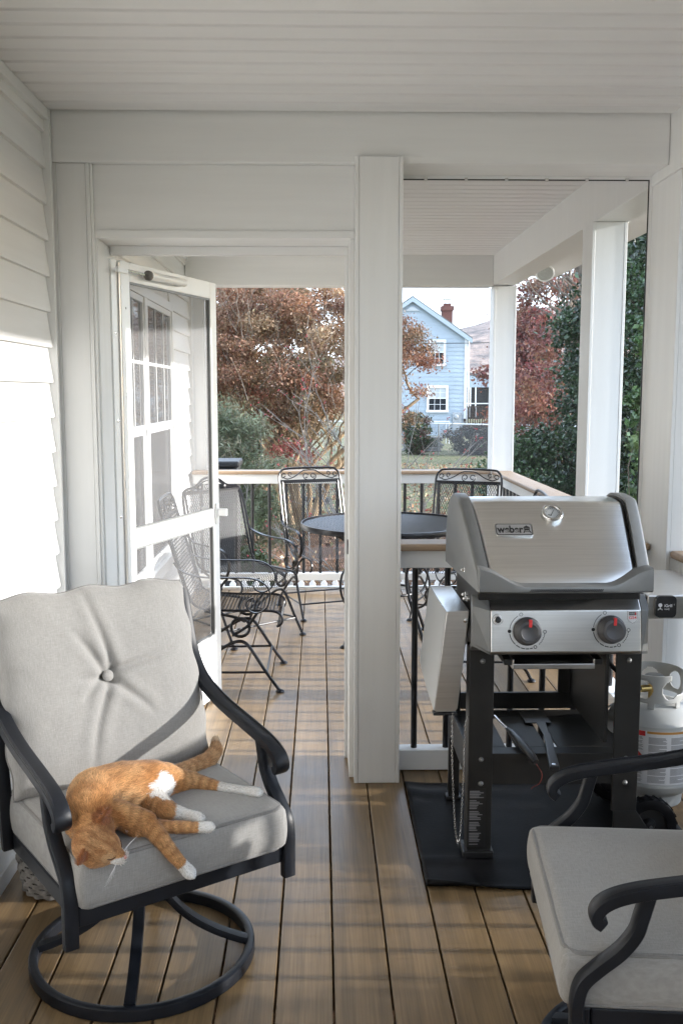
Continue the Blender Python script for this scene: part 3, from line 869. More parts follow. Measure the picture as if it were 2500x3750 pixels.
    base = Vector((0, -.090, .452)); tilt = R(19)
    vv = Vector((0, -math.sin(tilt), math.cos(tilt))); ww = Vector((0, math.cos(tilt), math.sin(tilt)))
    P3 = lambda x, y, w_: base + Vector((x, 0, 0)) + vv * (y + H2 / 2) + ww * w_
    b = MB(); vs = []
    for side in (1, -1):
        for j in range(N + 1):
            for i in range(N + 1):
                u, v = 2 * i / N - 1, 2 * j / N - 1
                x, y = outline(u, v)
                t = front(u, v) if side > 0 else -.055 * (max(0, 1 - abs(u) ** 4) * max(0, 1 - abs(v) ** 4)) ** .45
                vs.append(P3(x, y, t - .055))
    n1 = N + 1; o2 = n1 * n1; fs = []
    for j in range(N):
        for i in range(N):
            q = (j * n1 + i, j * n1 + i + 1, (j + 1) * n1 + i + 1, (j + 1) * n1 + i)
            fs.append(q); fs.append(tuple(x + o2 for x in q[::-1]))
    b.add(vs, fs)
    me = b.mesh('back_cushion')
    bm = bmesh.new(); bm.from_mesh(me); bmesh.ops.remove_doubles(bm, verts=bm.verts, dist=.0004); bm.to_mesh(me); bm.free()
    back = finish('back_cushion', me, 'fabric', root, smooth=True, sharp=100)
    rim = []
    for k in range(160):
        t = k / 160 * 4; s_, f = int(t), t - int(t)
        u, v = [(-1 + 2 * f, -1), (1, -1 + 2 * f), (1 - 2 * f, 1), (-1, 1 - 2 * f)][s_]
        rr = .05
        x, y = outline(max(-1 + .02, min(1 - .02, u)), max(-1 + .02, min(1 - .02, v)))
        rim.append(P3(x * 1.012, y * 1.012, -.055))
    MB().tube(rim, .0042, 6, True).build('piping', 'piping', back, smooth=True)
    cb_ = P3(0, .03 * H2, front(0, .06) - .055 + .008)
    bt = MB().lathe([(0, .007), (.008, .0065), (.014, .004), (.0165, 0), (.015, -.004), (0, -.006)], 20)
    rot = Vector((0, 0, 1)).rotation_difference(ww).to_matrix().to_4x4(); rot.translation = cb_
    bt.v = [tuple(rot @ Vector(p)) for p in bt.v]
    bt.build('button', 'fabric', back, smooth=True)
    return root

RZ_L = math.atan2(-.566, -.824)
c1 = make_swivel(-RZ_L + R(3))
c1.location = (-.474, 2.47, 0); c1.rotation_euler.z = RZ_L
tag(c1, 'swivel patio chair on the left with tufted grey cushion and the sleeping cat', 'chair', 'swivel patio chairs')
c2 = copy_tree(c1)
c2.location = (.765, 1.965, 0); c2.rotation_euler.z = math.atan2(.9956, .094)
tag(c2, 'empty swivel patio chair at the lower right, turned towards the left', 'chair', 'swivel patio chairs')

# ================================================================ wrought iron chairs with mesh seats
def spiral(cx, cz, r0, r1, a0, turns, n=14):
    return [(cx + (r0 + (r1 - r0) * k / n) * math.cos(a0 + turns * 2 * math.pi * k / n), cz + (r0 + (r1 - r0) * k / n) * math.sin(a0 + turns * 2 * math.pi * k / n)) for k in range(n + 1)]
SEATPATH = [Vector((0, y, z)) for y, z in ((-.352, .868), (-.318, .75), (-.275, .60), (-.240, .49), (-.222, .447), (-.190, .422), (-.14, .412), (-.02, .405), (.10, .404), (.175, .402), (.210, .390), (.226, .365), (.222, .338), (.200, .322))]
SP = catmull(SEATPATH, 6)
SL = [0.0]
for a, b in zip(SP, SP[1:]): SL.append(SL[-1] + (b - a).length)
def at_path(s):
    s = max(0, min(SL[-1], s))
    k = int(np.searchsorted(SL, s)); k = max(1, min(k, len(SP) - 1))
    t = (s - SL[k - 1]) / max(1e-9, SL[k] - SL[k - 1])
    p = SP[k - 1].lerp(SP[k], t)
    d = (SP[k] - SP[k - 1]).normalized()
    return p, Vector((0, -d.z, d.y))
def mesh_panel(hw, cell_x=.0165, cell_s=.034, th=.0016):
    b = MB(); L = SL[-1]; slope = cell_s / cell_x
    for sg in (1, -1):
        c = -2 * hw * slope
        while c < L + 2 * hw * slope:
            # s = c + sg*slope*x
            xa, xb = -hw, hw
            t0, t1 = (0 - c) / (sg * slope), (L - c) / (sg * slope)
            lo, hi = max(xa, min(t0, t1)), min(xb, max(t0, t1))
            if hi - lo > .004:
                n = max(2, int((hi - lo) * slope / .035) + 1)
                ring = []
                for k in range(n + 1):
                    x = lo + (hi - lo) * k / n
                    p, nn = at_path(c + sg * slope * x)
                    p = Vector((x, p.y, p.z))
                    ring.append((p, nn))
                vs = []; fs = []
                for k, (p, nn) in enumerate(ring):
                    q = ring[min(k + 1, n)][0] - ring[max(k - 1, 0)][0]
                    w_ = q.cross(nn).normalized() * th
                    vs += [p + w_, p - w_, p + nn * (th * .9) * sg]
                for k in range(n):
                    o = 3 * k
                    for e, f in ((0, 1), (1, 2), (2, 0)):
                        fs.append((o + e, o + f, o + 3 + f, o + 3 + e))
                b.add(vs, fs)
            c += cell_s
    return b
def make_iron(style=0):
    root = thing('iron_chair')
    HW = .208
    mesh_panel(HW - .004).build('mesh_seat', 'iron', root)
    for s in (-1, 1):
        MB().tube([(s * HW, p.y, p.z) for p in SP], .0068, 8).build('side_rail', 'iron', root, smooth=True)
    # back frame
    if style == 0:
        top = [(-.228, -.228, .450), (-.232, -.285, .63), (-.232, -.335, .80), (-.228, -.366, .905), (-.205, -.378, .945), (-.165, -.382, .958), (0, -.384, .962), (.165, -.382, .958), (.205, -.378, .945), (.228, -.366, .905), (.232, -.335, .80), (.232, -.285, .63), (.228, -.228, .450)]
    else:
        top = [(-.228, -.228, .450), (-.232, -.285, .63), (-.228, -.335, .80), (-.218, -.355, .868), (-.185, -.362, .893), (-.12, -.366, .905), (-.06, -.378, .945), (0, -.382, .957), (.06, -.378, .945), (.12, -.366, .905), (.185, -.362, .893), (.218, -.355, .868), (.228, -.335, .80), (.232, -.285, .63), (.228, -.228, .450)]
    MB().tube(catmull(top, 5), .0078, 8).build('back_frame', 'iron', root, smooth=True)
    MB().box(-.222, .222, -.358, -.352, .858, .882).build('mesh_header', 'iron', root)
    sc = MB()
    Y_ = lambda z: -.352 - (z - .868) * .32
    def cv(pts, r=.0036): sc.tube([(x, Y_(z), z) for x, z in pts], r, 6)
    zz = 0 if style == 0 else -.006
    for s in (-1, 1):
        cv([(s * x, z + zz) for x, z in spiral(.026, .905, .024, .010, R(-95), 1.15)])
        main = catmull([(s * .0, .945 + zz, 0), (s * .05, .940 + zz, 0), (s * .11, .905 + zz, 0), (s * .165, .888 + zz, 0), (s * .20, .900 + zz, 0)], 5)
        cv([(p.x, p.y) for p in main], .0042)
        if style == 0:
            cv([(s * x, z) for x, z in spiral(.190, .912, .020, .008, R(-60), .95)])
            cv([(s * x, z) for x, z in spiral(.143, .922, .017, .006, R(-100), .95)])
        else:
            m = MB().lathe([(0, .010), (.012, .008), (.019, 0), (.012, -.008), (0, -.010)], 12, axis=1, c=(s * .095, Y_(.90), .895))
            sc.v, sc.f, o_ = sc.v, sc.f, 0
            sc.add(m.v, m.f)
    sc.build('scroll_work', 'iron', root, smooth=True)
    # arms: flat bar that ends in a loop
    armp = [(-.305, .655), (-.27, .615), (-.18, .588), (-.06, .582), (.06, .580), (.125, .562), (.162, .525), (.170, .478), (.152, .432), (.112, .405), (.072, .412), (.052, .440), (.062, .470), (.088, .482)]
    for s in (-1, 1):
        pts = catmull([(s * (.236 + .022 * min(1, (y + .305) / .12)), y, z) for y, z in armp], 5)
        MB().tube(pts, 1, 8, False, flat=(.0065, .020), up=(1, 0, 0)).build('arm', 'iron', root, smooth=True)
        # coil spring ring and its bars
        ring = [(s * (.240 + .012 * k / 36), .020 + .046 * math.cos(2 * math.pi * k / 18), .328 + .046 * math.sin(2 * math.pi * k / 18)) for k in range(37)]
        MB().tube(ring, .0075, 8).build('coil_spring', 'iron', root, smooth=True)
        lg = MB()
        lg.tube(catmull([(s * .214, -.16, .405), (s * .226, -.08, .392), (s * .236, .0, .376), (s * .240, .045, .356)], 4), .0075, 8)
        lg.tube(catmull([(s * .112 * 2, .105, .400), (s * .240, .085, .372), (s * .246, .050, .330), (s * .248, -.02, .288)], 4), .0075, 8)
        lg.build('seat_bracket', 'iron', root, smooth=True)
        MB().tube(catmull([(s * .252, -.310, .012), (s * .252, -.27, .075), (s * .252, -.16, .165), (s * .252, -.05, .236), (s * .252, .005, .258), (s * .253, .042, .252), (s * .256, .075, .215), (s * .259, .145, .105), (s * .262, .212, .010)], 5), .0085, 8).build('leg', 'iron', root, smooth=True)
        for y in (.212, -.310):
            MB().lathe([(0, 0), (.021, 0), (.023, .004), (.020, .010), (.010, .016), (0, .017)], 14, (s * (.262 if y > 0 else .252), y + (.003 if y > 0 else -.003), 0)).build('foot', 'iron', root, smooth=True)
        MB().tube([(s * .2585, .146, .102), (s * .254, -.02, .100), (s * .253, -.236, .102)], .006, 8).build('stretcher', 'iron', root, smooth=True)
    MB().tube([(-.258, .150, .098), (.258, .150, .098)], .006, 8).build('stretcher', 'iron', root, smooth=True)
    MB().tube([(-.252, -.240, .098), (.252, -.240, .098)], .006, 8).build('stretcher', 'iron', root, smooth=True)
    return root
def place(o, x, y, fx, fy, label):
    o.location = (x, y, 0.0); o.rotation_euler = (0, 0, math.atan2(-fx, fy))
    tag(o, label, 'chair', 'wrought iron mesh chairs on the deck')
ch = make_iron(0)
place(ch, -.420, 5.035, 1, 0.0, 'black wrought iron spring chair seen from the side, nearest the screen door')
place(copy_tree(ch), .055, 6.60, .36, -.93, 'black wrought iron mesh armchair facing us left of the centre post behind the table')
place(copy_tree(ch), .905, 6.42, -.34, -.94, 'black wrought iron mesh chair with scrolled top rising behind the grill lid')
place(copy_tree(ch), .800, 5.20, -.99, .08, 'black wrought iron chair at the right of the table, mostly hidden by the grill')
chb = make_iron(1)
place(chb, -.450, 5.93, .66, -.75, 'black wrought iron chair with rosettes on its arched top, half behind the screen door')

# ================================================================ round mesh table
tb = thing('round_table', (.395, 5.84, 0), 0, 'round black wrought iron table with mesh top behind the centre post', 'table')
rad = .508
m_ = MB(); c_ = -1.6
for sg in (1, -1):
    c_ = -1.4
    while c_ < 1.4:
        # line x = c + sg*.5*y clipped to circle
        A = 1 + .25; Bq = 2 * c_ * sg * .5; Cq = c_ * c_ - (rad - .01) ** 2
        disc = Bq * Bq - 4 * A * Cq
        if disc > 0:
            y0 = (-Bq - math.sqrt(disc)) / (2 * A); y1 = (-Bq + math.sqrt(disc)) / (2 * A)
            m_.tube([(c_ + sg * .5 * y0, y0, .708 + .0006 * sg), (c_ + sg * .5 * y1, y1, .708 + .0006 * sg)], .0021, 3)
        c_ += .0175
m_.build('mesh_top', 'iron', tb)
MB().lathe([(rad - .004, .688), (rad + .004, .688), (rad + .006, .692), (rad + .006, .716), (rad + .003, .720), (rad - .004, .720), (rad - .004, .688)], 72).build('rim', 'iron', tb, smooth=True)
for k in range(4):
    a = R(40 + 90 * k)
    pr_ = catmull([(.470, .690, 0), (.40, .675, 0), (.30, .62, 0), (.21, .52, 0), (.175, .40, 0), (.20, .28, 0), (.27, .15, 0), (.335, .012, 0)], 6)
    MB().tube([(p.x * math.cos(a), p.x * math.sin(a), p.y) for p in pr_], .010, 8).build('leg', 'iron', tb, smooth=True)
    pr2 = catmull([(.19, .46, 0), (.27, .50, 0), (.345, .45, 0), (.365, .36, 0), (.33, .27, 0), (.26, .235, 0), (.215, .26, 0)], 5)
    MB().tube([(p.x * math.cos(a), p.x * math.sin(a), p.y) for p in pr2], .007, 8).build('leg_scroll', 'iron', tb, smooth=True)
    MB().lathe([(0, 0), (.024, 0), (.026, .005), (.018, .014), (0, .018)], 14, (.337 * math.cos(a), .337 * math.sin(a), 0)).build('foot', 'iron', tb, smooth=True)
MB().tube([(.19 * math.cos(t), .19 * math.sin(t), .30) for t in np.linspace(0, 2 * math.pi, 40, endpoint=False)], .008, 8, True).build('stretcher_ring', 'iron', tb, smooth=True)
for k in range(2):
    a = R(40 + 90 * k)
    MB().tube([(-.46 * math.cos(a), -.46 * math.sin(a), .694 + .008 * k - .008), (.46 * math.cos(a), .46 * math.sin(a), .694 + .008 * k - .008)], .0045, 6).build('top_brace', 'iron', tb, smooth=True)

# ================================================================ rubber mat under the grill
gm = []
nxm, nym = 60, 50
for j in range(nym + 1):
    for i in range(nxm + 1):
        u, v = i / nxm, j / nym
        x, y = .318 + .915 * u, 2.778 + .815 * v
        z = .006
        z += .016 * math.exp(-((u) / .06) ** 2) * (.5 + .5 * math.sin(v * 9 + .5)) * math.exp(-((v - 1) / .5) ** 2)
        z += .010 * math.exp(-((v - .86 - .1 * u) / .05) ** 2) * math.exp(-(u / .35) ** 2) + .007 * math.exp(-((v - .23) / .035) ** 2) * math.exp(-((u - .08) / .20) ** 2)
        cr = math.exp(-(u / .10) ** 2) * max(0, 1 - v / .045)          # front left corner rolls up
        ef = max(0, 1 - v / .035) * math.exp(-((u - .0) / .22) ** 2)
        z += .026 * ef ; y += .020 * ef ** 2
        gm.append((x, y, z))
mm = MB().add(gm, [(j * (nxm + 1) + i, j * (nxm + 1) + i + 1, (j + 1) * (nxm + 1) + i + 1, (j + 1) * (nxm + 1) + i) for j in range(nym) for i in range(nxm)])
o = mm.build('grill_mat', 'rubber', None, smooth=True)
sm = o.modifiers.new('solid', 'SOLIDIFY'); sm.thickness = .004; sm.offset = -1
tag(o, 'black rubber mat lying under the gas grill, its front corner curling up', 'mat')

# ================================================================ wicker basket behind the left chair
bk = thing('wicker_basket', (-.800, 2.850, 0), 0, 'grey wicker basket on the deck behind the left chair', 'basket')
for k in range(15):
    z = .012 + .0165 * k
    r0 = .098 + .022 * math.sin(min(1, z / .2) * 1.7)
    ws = MB().tube([((r0 + .004 * math.cos(16 * t + (k % 2) * math.pi)) * math.cos(t), (r0 + .004 * math.cos(16 * t + (k % 2) * math.pi)) * math.sin(t), z) for t in np.linspace(0, 2 * math.pi, 128, endpoint=False)], 1, 6, True, flat=(.006, .015), up=(0, 0, 1))
    ws.build('woven_strand', 'wicker', bk, smooth=True)
MB().lathe([(0, .004), (.094, .004), (.094, .012), (0, .012)], 32).build('bottom', 'wicker', bk)
MB().tube([(.122 * math.cos(t), .122 * math.sin(t), .262) for t in np.linspace(0, 2 * math.pi, 48, endpoint=False)], .010, 8, True).build('rim', 'wicker', bk, smooth=True)
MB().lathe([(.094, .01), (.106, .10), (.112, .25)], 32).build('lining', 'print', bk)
# ================================================================ gas grill
GX, GY = .738, 3.20
gr = thing('gas_grill', (GX, GY, 0), 0, 'stainless two-burner gas grill on its dark cart, standing on the mat', 'grill')
def gp(name, m, mb, parent=None, **k):
    mb.v = [(p[0] - GX, p[1] - GY, p[2]) for p in mb.v]
    return mb.build(name, m, parent or gr, **k)
# cart legs
MAT_Z = .0105
gp('front_leg', 'grill_dark', MB().box(.466, .543, 2.980, 2.992, .03, .70).box(.466, .478, 2.992, 3.05, .03, .70), bevel=.002)
gp('front_leg', 'grill_dark', MB().box(.928, 1.008, 2.980, 2.992, .16, .70).box(.996, 1.008, 2.992, 3.05, .16, .70).prism([(.935, .05), (1.055, .05), (1.055, .09), (1.008, .16), (.935, .16)], 1, 2.981, 2.991), bevel=.002)
gp('leg_foot', 'plastic', MB().box(.452, .550, 2.966, 3.056, MAT_Z, .034), bevel=.004)
gp('rear_leg', 'grill_dark', MB().box(.466, .505, 3.430, 3.460, .02, .70), bevel=.002)
gp('rear_leg', 'grill_dark', MB().box(.966, 1.006, 3.430, 3.460, .06, .70), bevel=.002)
gp('leg_foot', 'plastic', MB().box(.458, .512, 3.420, 3.468, MAT_Z, .022), bevel=.003)
# side stiles between the legs
gp('side_panel', 'grill_dark', MB().box(.4665, .4775, 3.051, 3.429, .25, .36), bevel=.002)
gp('back_frame', 'grill_dark', MB().box(.506, .965, 3.434, 3.450, .35, .41).box(.506, .965, 3.434, 3.450, .60, .70).box(.86, .965, 3.436, 3.448, .41, .60), bevel=.002)
gp('inner_wall', 'grill_dark', MB().box(.900, .912, 3.00, 3.43, .38, .70), bevel=.002)
sh = gp('bottom_shelf', 'grill_dark', MB().box(.5435, .9275, 2.984, 2.994, .250, .352).box(.479, .9955, 2.9945, 3.06, .338, .346).box(.479, .9955, 3.36, 3.433, .338, .346)
        .box(.479, .60, 3.0605, 3.3595, .338, .346).box(.635, .735, 3.0605, 3.3595, .338, .346).box(.77, .9955, 3.0605, 3.3595, .338, .346), bevel=.0015)
for x, z in ((.507, .655), (.507, .335), (.507, .255), (.968, .655), (.968, .335), (.968, .255)):
    gp('bolt', 'grill_grey', MB().lathe([(0, -.008), (.005, -.006), (.0085, 0), (.0085, .001)], 12, (x, 2.980, z), axis=1), smooth=True)
# leg label with fine print
lab = gp('print_label', 'plastic', MB().box(.468, .524, 2.9785, 2.9798, .045, .238))
pl = MB(); z = .232; k = 0
while z > .05:
    if k % 7 != 5:
        wdt = .046 * (random.uniform(.45, 1.0) if k % 7 else .7)
        pl.quad((.472, 2.9783, z), (.472 + wdt, 2.9783, z), (.472 + wdt, 2.9783, z - .0030), (.472, 2.9783, z - .0030))
    z -= .0052; k += 1
gp('print_lines', 'print_grey', pl, lab)
# wheels (front and rear, on the right)
for yw in (3.020, 3.425):
    tyre = MB().lathe([(.055, -.022), (.074, -.024), (.086, -.019), (.089, -.008), (.089, .008), (.086, .019), (.074, .024), (.055, .022), (.052, 0), (.055, -.022)], 40, (1.062, yw, .0885 + MAT_Z), axis=1)
    wh = gp('wheel', 'rubber', tyre, smooth=True)
    tr = MB()
    for q in range(44):
        a = 2 * math.pi * q / 44
        mt = Matrix.Translation((1.062, yw, .0885 + MAT_Z)) @ Matrix.Rotation(-a, 4, 'Y') @ Matrix.Translation((.0890, 0, 0))
        tr.box(-.002, .0016, -.018, .018, -.0035, .0035, mt @ Matrix.Rotation(R(25 if q % 2 else -25), 4, 'X'))
    gp('tread', 'rubber', tr, wh)
    gp('rim', 'plastic', MB().lathe([(0, -.020), (.014, -.020), (.018, -.014), (.022, -.006), (.054, -.004), (.056, -.014), (.056, .014), (.054, .004), (.022, .006), (.014, .018), (0, .018)], 32, (1.062, yw, .0885 + MAT_Z), axis=1), wh, smooth=True)
gp('axle', 'chrome', MB().tube([(1.062, 2.990, .099), (1.062, 3.46, .099)], .006, 10), smooth=True)
# firebox
fb = [(2.960, .880), (2.965, .80), (2.99, .72), (3.05, .66), (3.36, .66), (3.42, .72), (3.44, .80), (3.445, .880)]
gp('firebox', 'grill_dark', MB().prism(fb, 0, .486, .990), bevel=.004)
gp('drip_tray', 'steel', MB().box(.600, .860, 2.98, 3.33, .628, .645).box(.60, .606, 2.98, 3.33, .645, .66).box(.854, .86, 2.98, 3.33, .645, .66), bevel=.002)
gp('tray_rail', 'grill_dark', MB().box(.575, .599, 2.985, 3.40, .640, .659).box(.861, .885, 2.985, 3.40, .640, .659), bevel=.002)
# control panel
cp = [(2.925, .690), (2.918, .700), (2.934, .826), (2.945, .838), (2.975, .868), (2.980, .868), (2.980, .690)]
pan = gp('control_panel', 'steel', MB().prism(cp, 0, .520, .984), bevel=.003)
ckl = MB()
# bevelled cast ends of the panel
for s, xa, xb in ((-1, .519, .466), (1, .985, 1.008)):
    a = [(xa, y, z) for y, z in cp]
    c0 = (2.955 if s < 0 else 2.93)
    bq = [(xb, max(y, c0) if i < 5 else y, z + (.022 if i in (0, 1) and s < 0 else 0)) for i, (y, z) in enumerate(cp)]
    n = len(cp)
    ckl.add(a + bq, [tuple(range(n)), tuple(range(2 * n - 1, n - 1, -1))] + [(i, (i + 1) % n, (i + 1) % n + n, i + n) for i in range(n)])
    gp('panel_end', 'grill_grey', ckl, bevel=.002); ckl = MB()
# frame of the slanted front of the panel
def on_panel(x, z, off=0.0):
    t = (z - .700) / .126
    y = 2.918 + .016 * t
    return Vector((x, y - off, z - off * .126))
pm = Matrix(((1, 0, 0, 0), (0, math.sin(R(7.2)), -math.cos(R(7.2)), 0), (0, math.cos(R(7.2)), math.sin(R(7.2)), 0), (0, 0, 0, 1)))
def panel_mtx(x, z, off):
    m = pm.copy(); p = on_panel(x, z, off); m.translation = (p.x - GX, p.y - GY, p.z); return m
for kx, kz in ((.632, .764), (.890, .768)):
    mt = panel_mtx(kx, kz, .0005)
    kb = MB().lathe([(0, .002), (.043, .002), (.044, .006), (.040, .012), (.0375, .034), (.034, .040), (.026, .042), (.024, .0405), (0, .0405)], 40)
    kb.v = [tuple(mt @ Vector(p)) for p in kb.v]
    kn = kb.build('knob', 'knob', gr, smooth=True)
    rd = MB().box(-.0045, .0045, .016, .0395, .030, .0432); rd.v = [tuple(mt @ Matrix.Rotation(R(-4), 4, 'Z') @ Vector(p)) for p in rd.v]
    rd.build('pointer', 'red', kn, bevel=.0012)
    # dial print: arcs, dashes and small circles
    dl = MB()
    def arc(a0, a1, r0, r1, n=14):
        for q in range(n):
            aa, ab = R(a0 + (a1 - a0) * q / n), R(a0 + (a1 - a0) * (q + 1) / n)
            dl.quad(*[(r * math.cos(t), r * math.sin(t), .0006) for r, t in ((r0, aa), (r1, aa), (r1, ab), (r0, ab))])
    arc(122, 172, .0535, .0550); arc(188, 228, .0530, .0555); arc(231, 246, .0528, .0557, 4); arc(249, 262, .0528, .0557, 4); arc(265, 276, .0528, .0557, 4); arc(279, 288, .0528, .0557, 3)
    for q in range(7): arc(312 + 6 * q, 316 + 6 * q, .0530, .0556, 2)
    for a, fill in ((110, .78), (180, 0), (297, .62), (358, .70)):
        cx, cy = .0545 * math.cos(R(a)), .0545 * math.sin(R(a))
        for q in range(16):
            t0, t1 = 2 * math.pi * q / 16, 2 * math.pi * (q + 1) / 16
            rr, ri = .0056, .0056 * fill
            dl.quad(*[(cx + r * math.cos(t), cy + r * math.sin(t), .0006) for r, t in ((ri, t0), (rr, t0), (rr, t1), (ri, t1))])
    dl.v = [tuple(mt @ Vector(p)) for p in dl.v]
    dl.build('dial_print', 'print', gr, fix=False)
mt = panel_mtx(.541, .800, .0004)
ib = MB().lathe([(0, .010), (.009, .010), (.0105, .008), (.0105, .004), (.016, .004), (.017, .002), (.017, 0)], 28); ib.v = [tuple(mt @ Vector(p)) for p in ib.v]
ig = ib.build('igniter', 'chrome', gr, smooth=True)
ib = MB().lathe([(0, .0115), (.008, .0112), (.009, .0100)], 24); ib.v = [tuple(mt @ Vector(p)) for p in ib.v]; ib.build('button', 'plastic', ig, smooth=True)
# shield badge
mt = panel_mtx(.957, .806, .0004)
def poly_badge(pts, z, name, m, parent, h=.0012):
    b = MB().prism(pts, 2, z, z + h); b.v = [tuple(mt @ Vector(p)) for p in b.v]; return b.build(name, m, parent)
shd = [(-.0165, .018), (.0165, .018), (.0165, -.006), (.012, -.014), (0, -.021), (-.012, -.014), (-.0165, -.006)]
sbg = poly_badge(shd, 0, 'shield_badge', 'chrome', gr)
poly_badge([(x * .88, y * .90 + .0002) for x, y in shd], .0012, 'badge_face', 'label_white', sbg, .0004)
poly_badge([(-.0115, .0145), (.0115, .0145), (.0115, .005), (-.0115, .005)], .0017, 'badge_band', 'print', sbg, .0003)
text_mesh('lettering', 'weber', .0075, mt @ Matrix.Translation((-.0015, .0099, .0021)), 'label_white', sbg, .0002)
poly_badge([(.0070, .0135), (.0105, .0135), (.0105, .0062), (.0070, .0062)], .0021, 'badge_mark', 'red', sbg, .0002)
text_mesh('lettering', 'GS4', .0125, mt @ Matrix.Translation((0, -.0025, .0017)), 'red', sbg, .0002, sx=1.15, bold=.0002)
# ---- lid
lidp = catmull([(2.908, .893, 0), (2.912, .915, 0), (2.926, .942, 0), (2.950, .967, 0), (3.0, 1.011, 0), (3.05, 1.054, 0), (3.10, 1.094, 0), (3.140, 1.123, 0), (3.160, 1.1335, 0), (3.185, 1.138, 0), (3.25, 1.142, 0), (3.32, 1.136, 0), (3.38, 1.105, 0), (3.425, 1.04, 0), (3.442, .96, 0), (3.445, .893, 0)], 6)
lidp = [(p.x, p.y) for p in lidp]
def half(y): return .262 + .030 * max(0, min(1, (y - 2.88) / .27))
def loft(off0, xs, off1=None, inner=False):
    """lid-like skin: cross-sections at relative x (fraction of half width + absolute shift)"""
    b = MB(); n = len(lidp); vs = []
    cy_, cz_ = 3.20, .95
    for (f, dx, off) in xs:
        for (y, z) in lidp:
            dy, dz = y - cy_, z - cz_
            l = math.hypot(dy, dz)
            yy, zz = y + dy / l * off, max(z + dz / l * off, .889)
            vs.append((GX + f * half(y) + dx, yy, zz))
    fs = []
    for i in range(len(xs) - 1):
        for k in range(n - 1):
            fs.append((i * n + k, i * n + k + 1, (i + 1) * n + k + 1, (i + 1) * n + k))
    b.add(vs, fs)
    for i in (0, len(xs) - 1):
        b.f.append(tuple(range(i * n, i * n + n)))
    return b
# the steel skin has rounded shoulders where it meets the end caps
lid = gp('lid', 'steel', loft(0, [(-1, .042, -.012), (-1, .048, -.004), (-1, .058, 0), (-.5, .03, .0012), (0, 0, .0015), (.5, -.03, .0012), (1, -.058, 0), (1, -.048, -.004), (1, -.042, -.012)]), smooth=True, sharp=50)
for s in (-1, 1):
    gp('lid_end_cap', 'grill_grey', loft(0, [(s, 0, .001), (s, -s * .003, .009), (s, -s * .012, .0135), (s, -s * .040, .0135), (s, -s * .041, -.02)]), lid, smooth=True, sharp=50)
    gp('lid_seam', 'print', loft(0, [(s, -s * .0412, .004), (s, -s * .0440, .004)]), lid)
# handle: a bowed strip along the lower front edge of the lid
hv = []; nh = 48
for i in range(nh + 1):
    x = -.262 + .524 * i / nh; ax = abs(x)
    rise = max(0, (ax - .125) / .135); rise = rise * rise * (3 - 2 * rise) if rise < 1 else 1
    top = .9165 + .050 * rise
    fy = 2.866 + .010 * rise
    for (y, z) in ((2.921, .894), (fy + .010, .892), (fy + .001, .897), (fy, .906), (fy + .003, top - .004), (fy + .010, top), (2.944 - .012 * (1 - rise), top + .001), (2.944, .930)):
        hv.append((GX + x, y, z))
hf = []
for i in range(nh):
    for k in range(8):
        l = (k + 1) % 8
        hf.append((i * 8 + k, i * 8 + l, (i + 1) * 8 + l, (i + 1) * 8 + k))
hf += [tuple(range(8)), tuple(nh * 8 + k for k in range(8))]
hn = gp('handle', 'grill_grey', MB().add(hv, hf), lid, smooth=True, sharp=35)
gpz = MB()
for i in range(40):
    x = GX - .11 + .0055 * i
    gpz.box(-.0013, .0013, -.0012, .001, -.005, .005, Matrix.Translation((x, 2.8662, .9025)) @ Matrix.Rotation(R(35), 4, 'Y'))
gp('grip_texture', 'plastic', gpz, hn)
# badge on the lid
ang = math.atan2(.043, .05)
def lid_mtx(x, y, z, off=0.001):
    nrm = Vector((0, -math.sin(ang), math.cos(ang))); upv = Vector((0, math.cos(ang), math.sin(ang)))
    m = Matrix((Vector((1, 0, 0)), upv, nrm)).transposed().to_4x4()
    p = Vector((x, y, z)) + nrm * off
    m.translation = (p.x - GX, p.y - GY, p.z); return m
mt = lid_mtx(.609, 3.052, 1.0565, .0015)
def rr(w, h, r, bow=0.0, n=5):
    L = []
    for (cx, cy, a0) in ((w - r, h - r, 0), (-w + r, h - r, 90), (-w + r, -h + r, 180), (w - r, -h + r, 270)):
        for k in range(n + 1):
            a = R(a0 + 90 * k / n); L.append((cx + r * math.cos(a), cy + r * math.sin(a)))
    return L
bdg = poly_badge(rr(.060, .0255, .009), 0, 'name_badge', 'chrome', lid, .006)
poly_badge(rr(.0575, .0230, .008), .0061, 'badge_border', 'print', bdg, .0004)
poly_badge(rr(.0553, .0208, .007), .0066, 'badge_face', 'grill_grey', bdg, .0003).data.materials[0] = mat('badge_silver', (.34, .34, .34), .4, .6, var=.05)
text_mesh('lettering', 'weber', .0400, mt @ Matrix.Translation((-.0125, -.0015, .0072)), 'print', bdg, .0005, sx=.78, bold=.0011)
ket = MB()
for q in range(16):                      # kettle silhouette: lid, bowl and three legs
    a0, a1 = math.pi * q / 16, math.pi * (q + 1) / 16
    ket.add([(0, .004, 0), (.0105 * math.cos(a0), .004 + .0085 * math.sin(a0), 0), (.0105 * math.cos(a1), .004 + .0085 * math.sin(a1), 0)], [(0, 1, 2)])
    ket.add([(0, .0028, 0), (.0105 * math.cos(-a1), .0028 + .0085 * math.sin(-a1), 0), (.0105 * math.cos(-a0), .0028 + .0085 * math.sin(-a0), 0)], [(0, 1, 2)])
ket.quad((-.0025, .0120, 0), (.0025, .0120, 0), (.0025, .0145, 0), (-.0025, .0145, 0))
for xa, xb in ((-.006, -.0115), (.006, .0115)):
    ket.quad((xa - .0016, -.003, 0), (xa + .0016, -.003, 0), (xb + .0016, -.0165, 0), (xb - .0016, -.0165, 0))
ket.quad((-.009, -.0115, 0), (.009, -.0115, 0), (.009, -.0095, 0), (-.009, -.0095, 0))
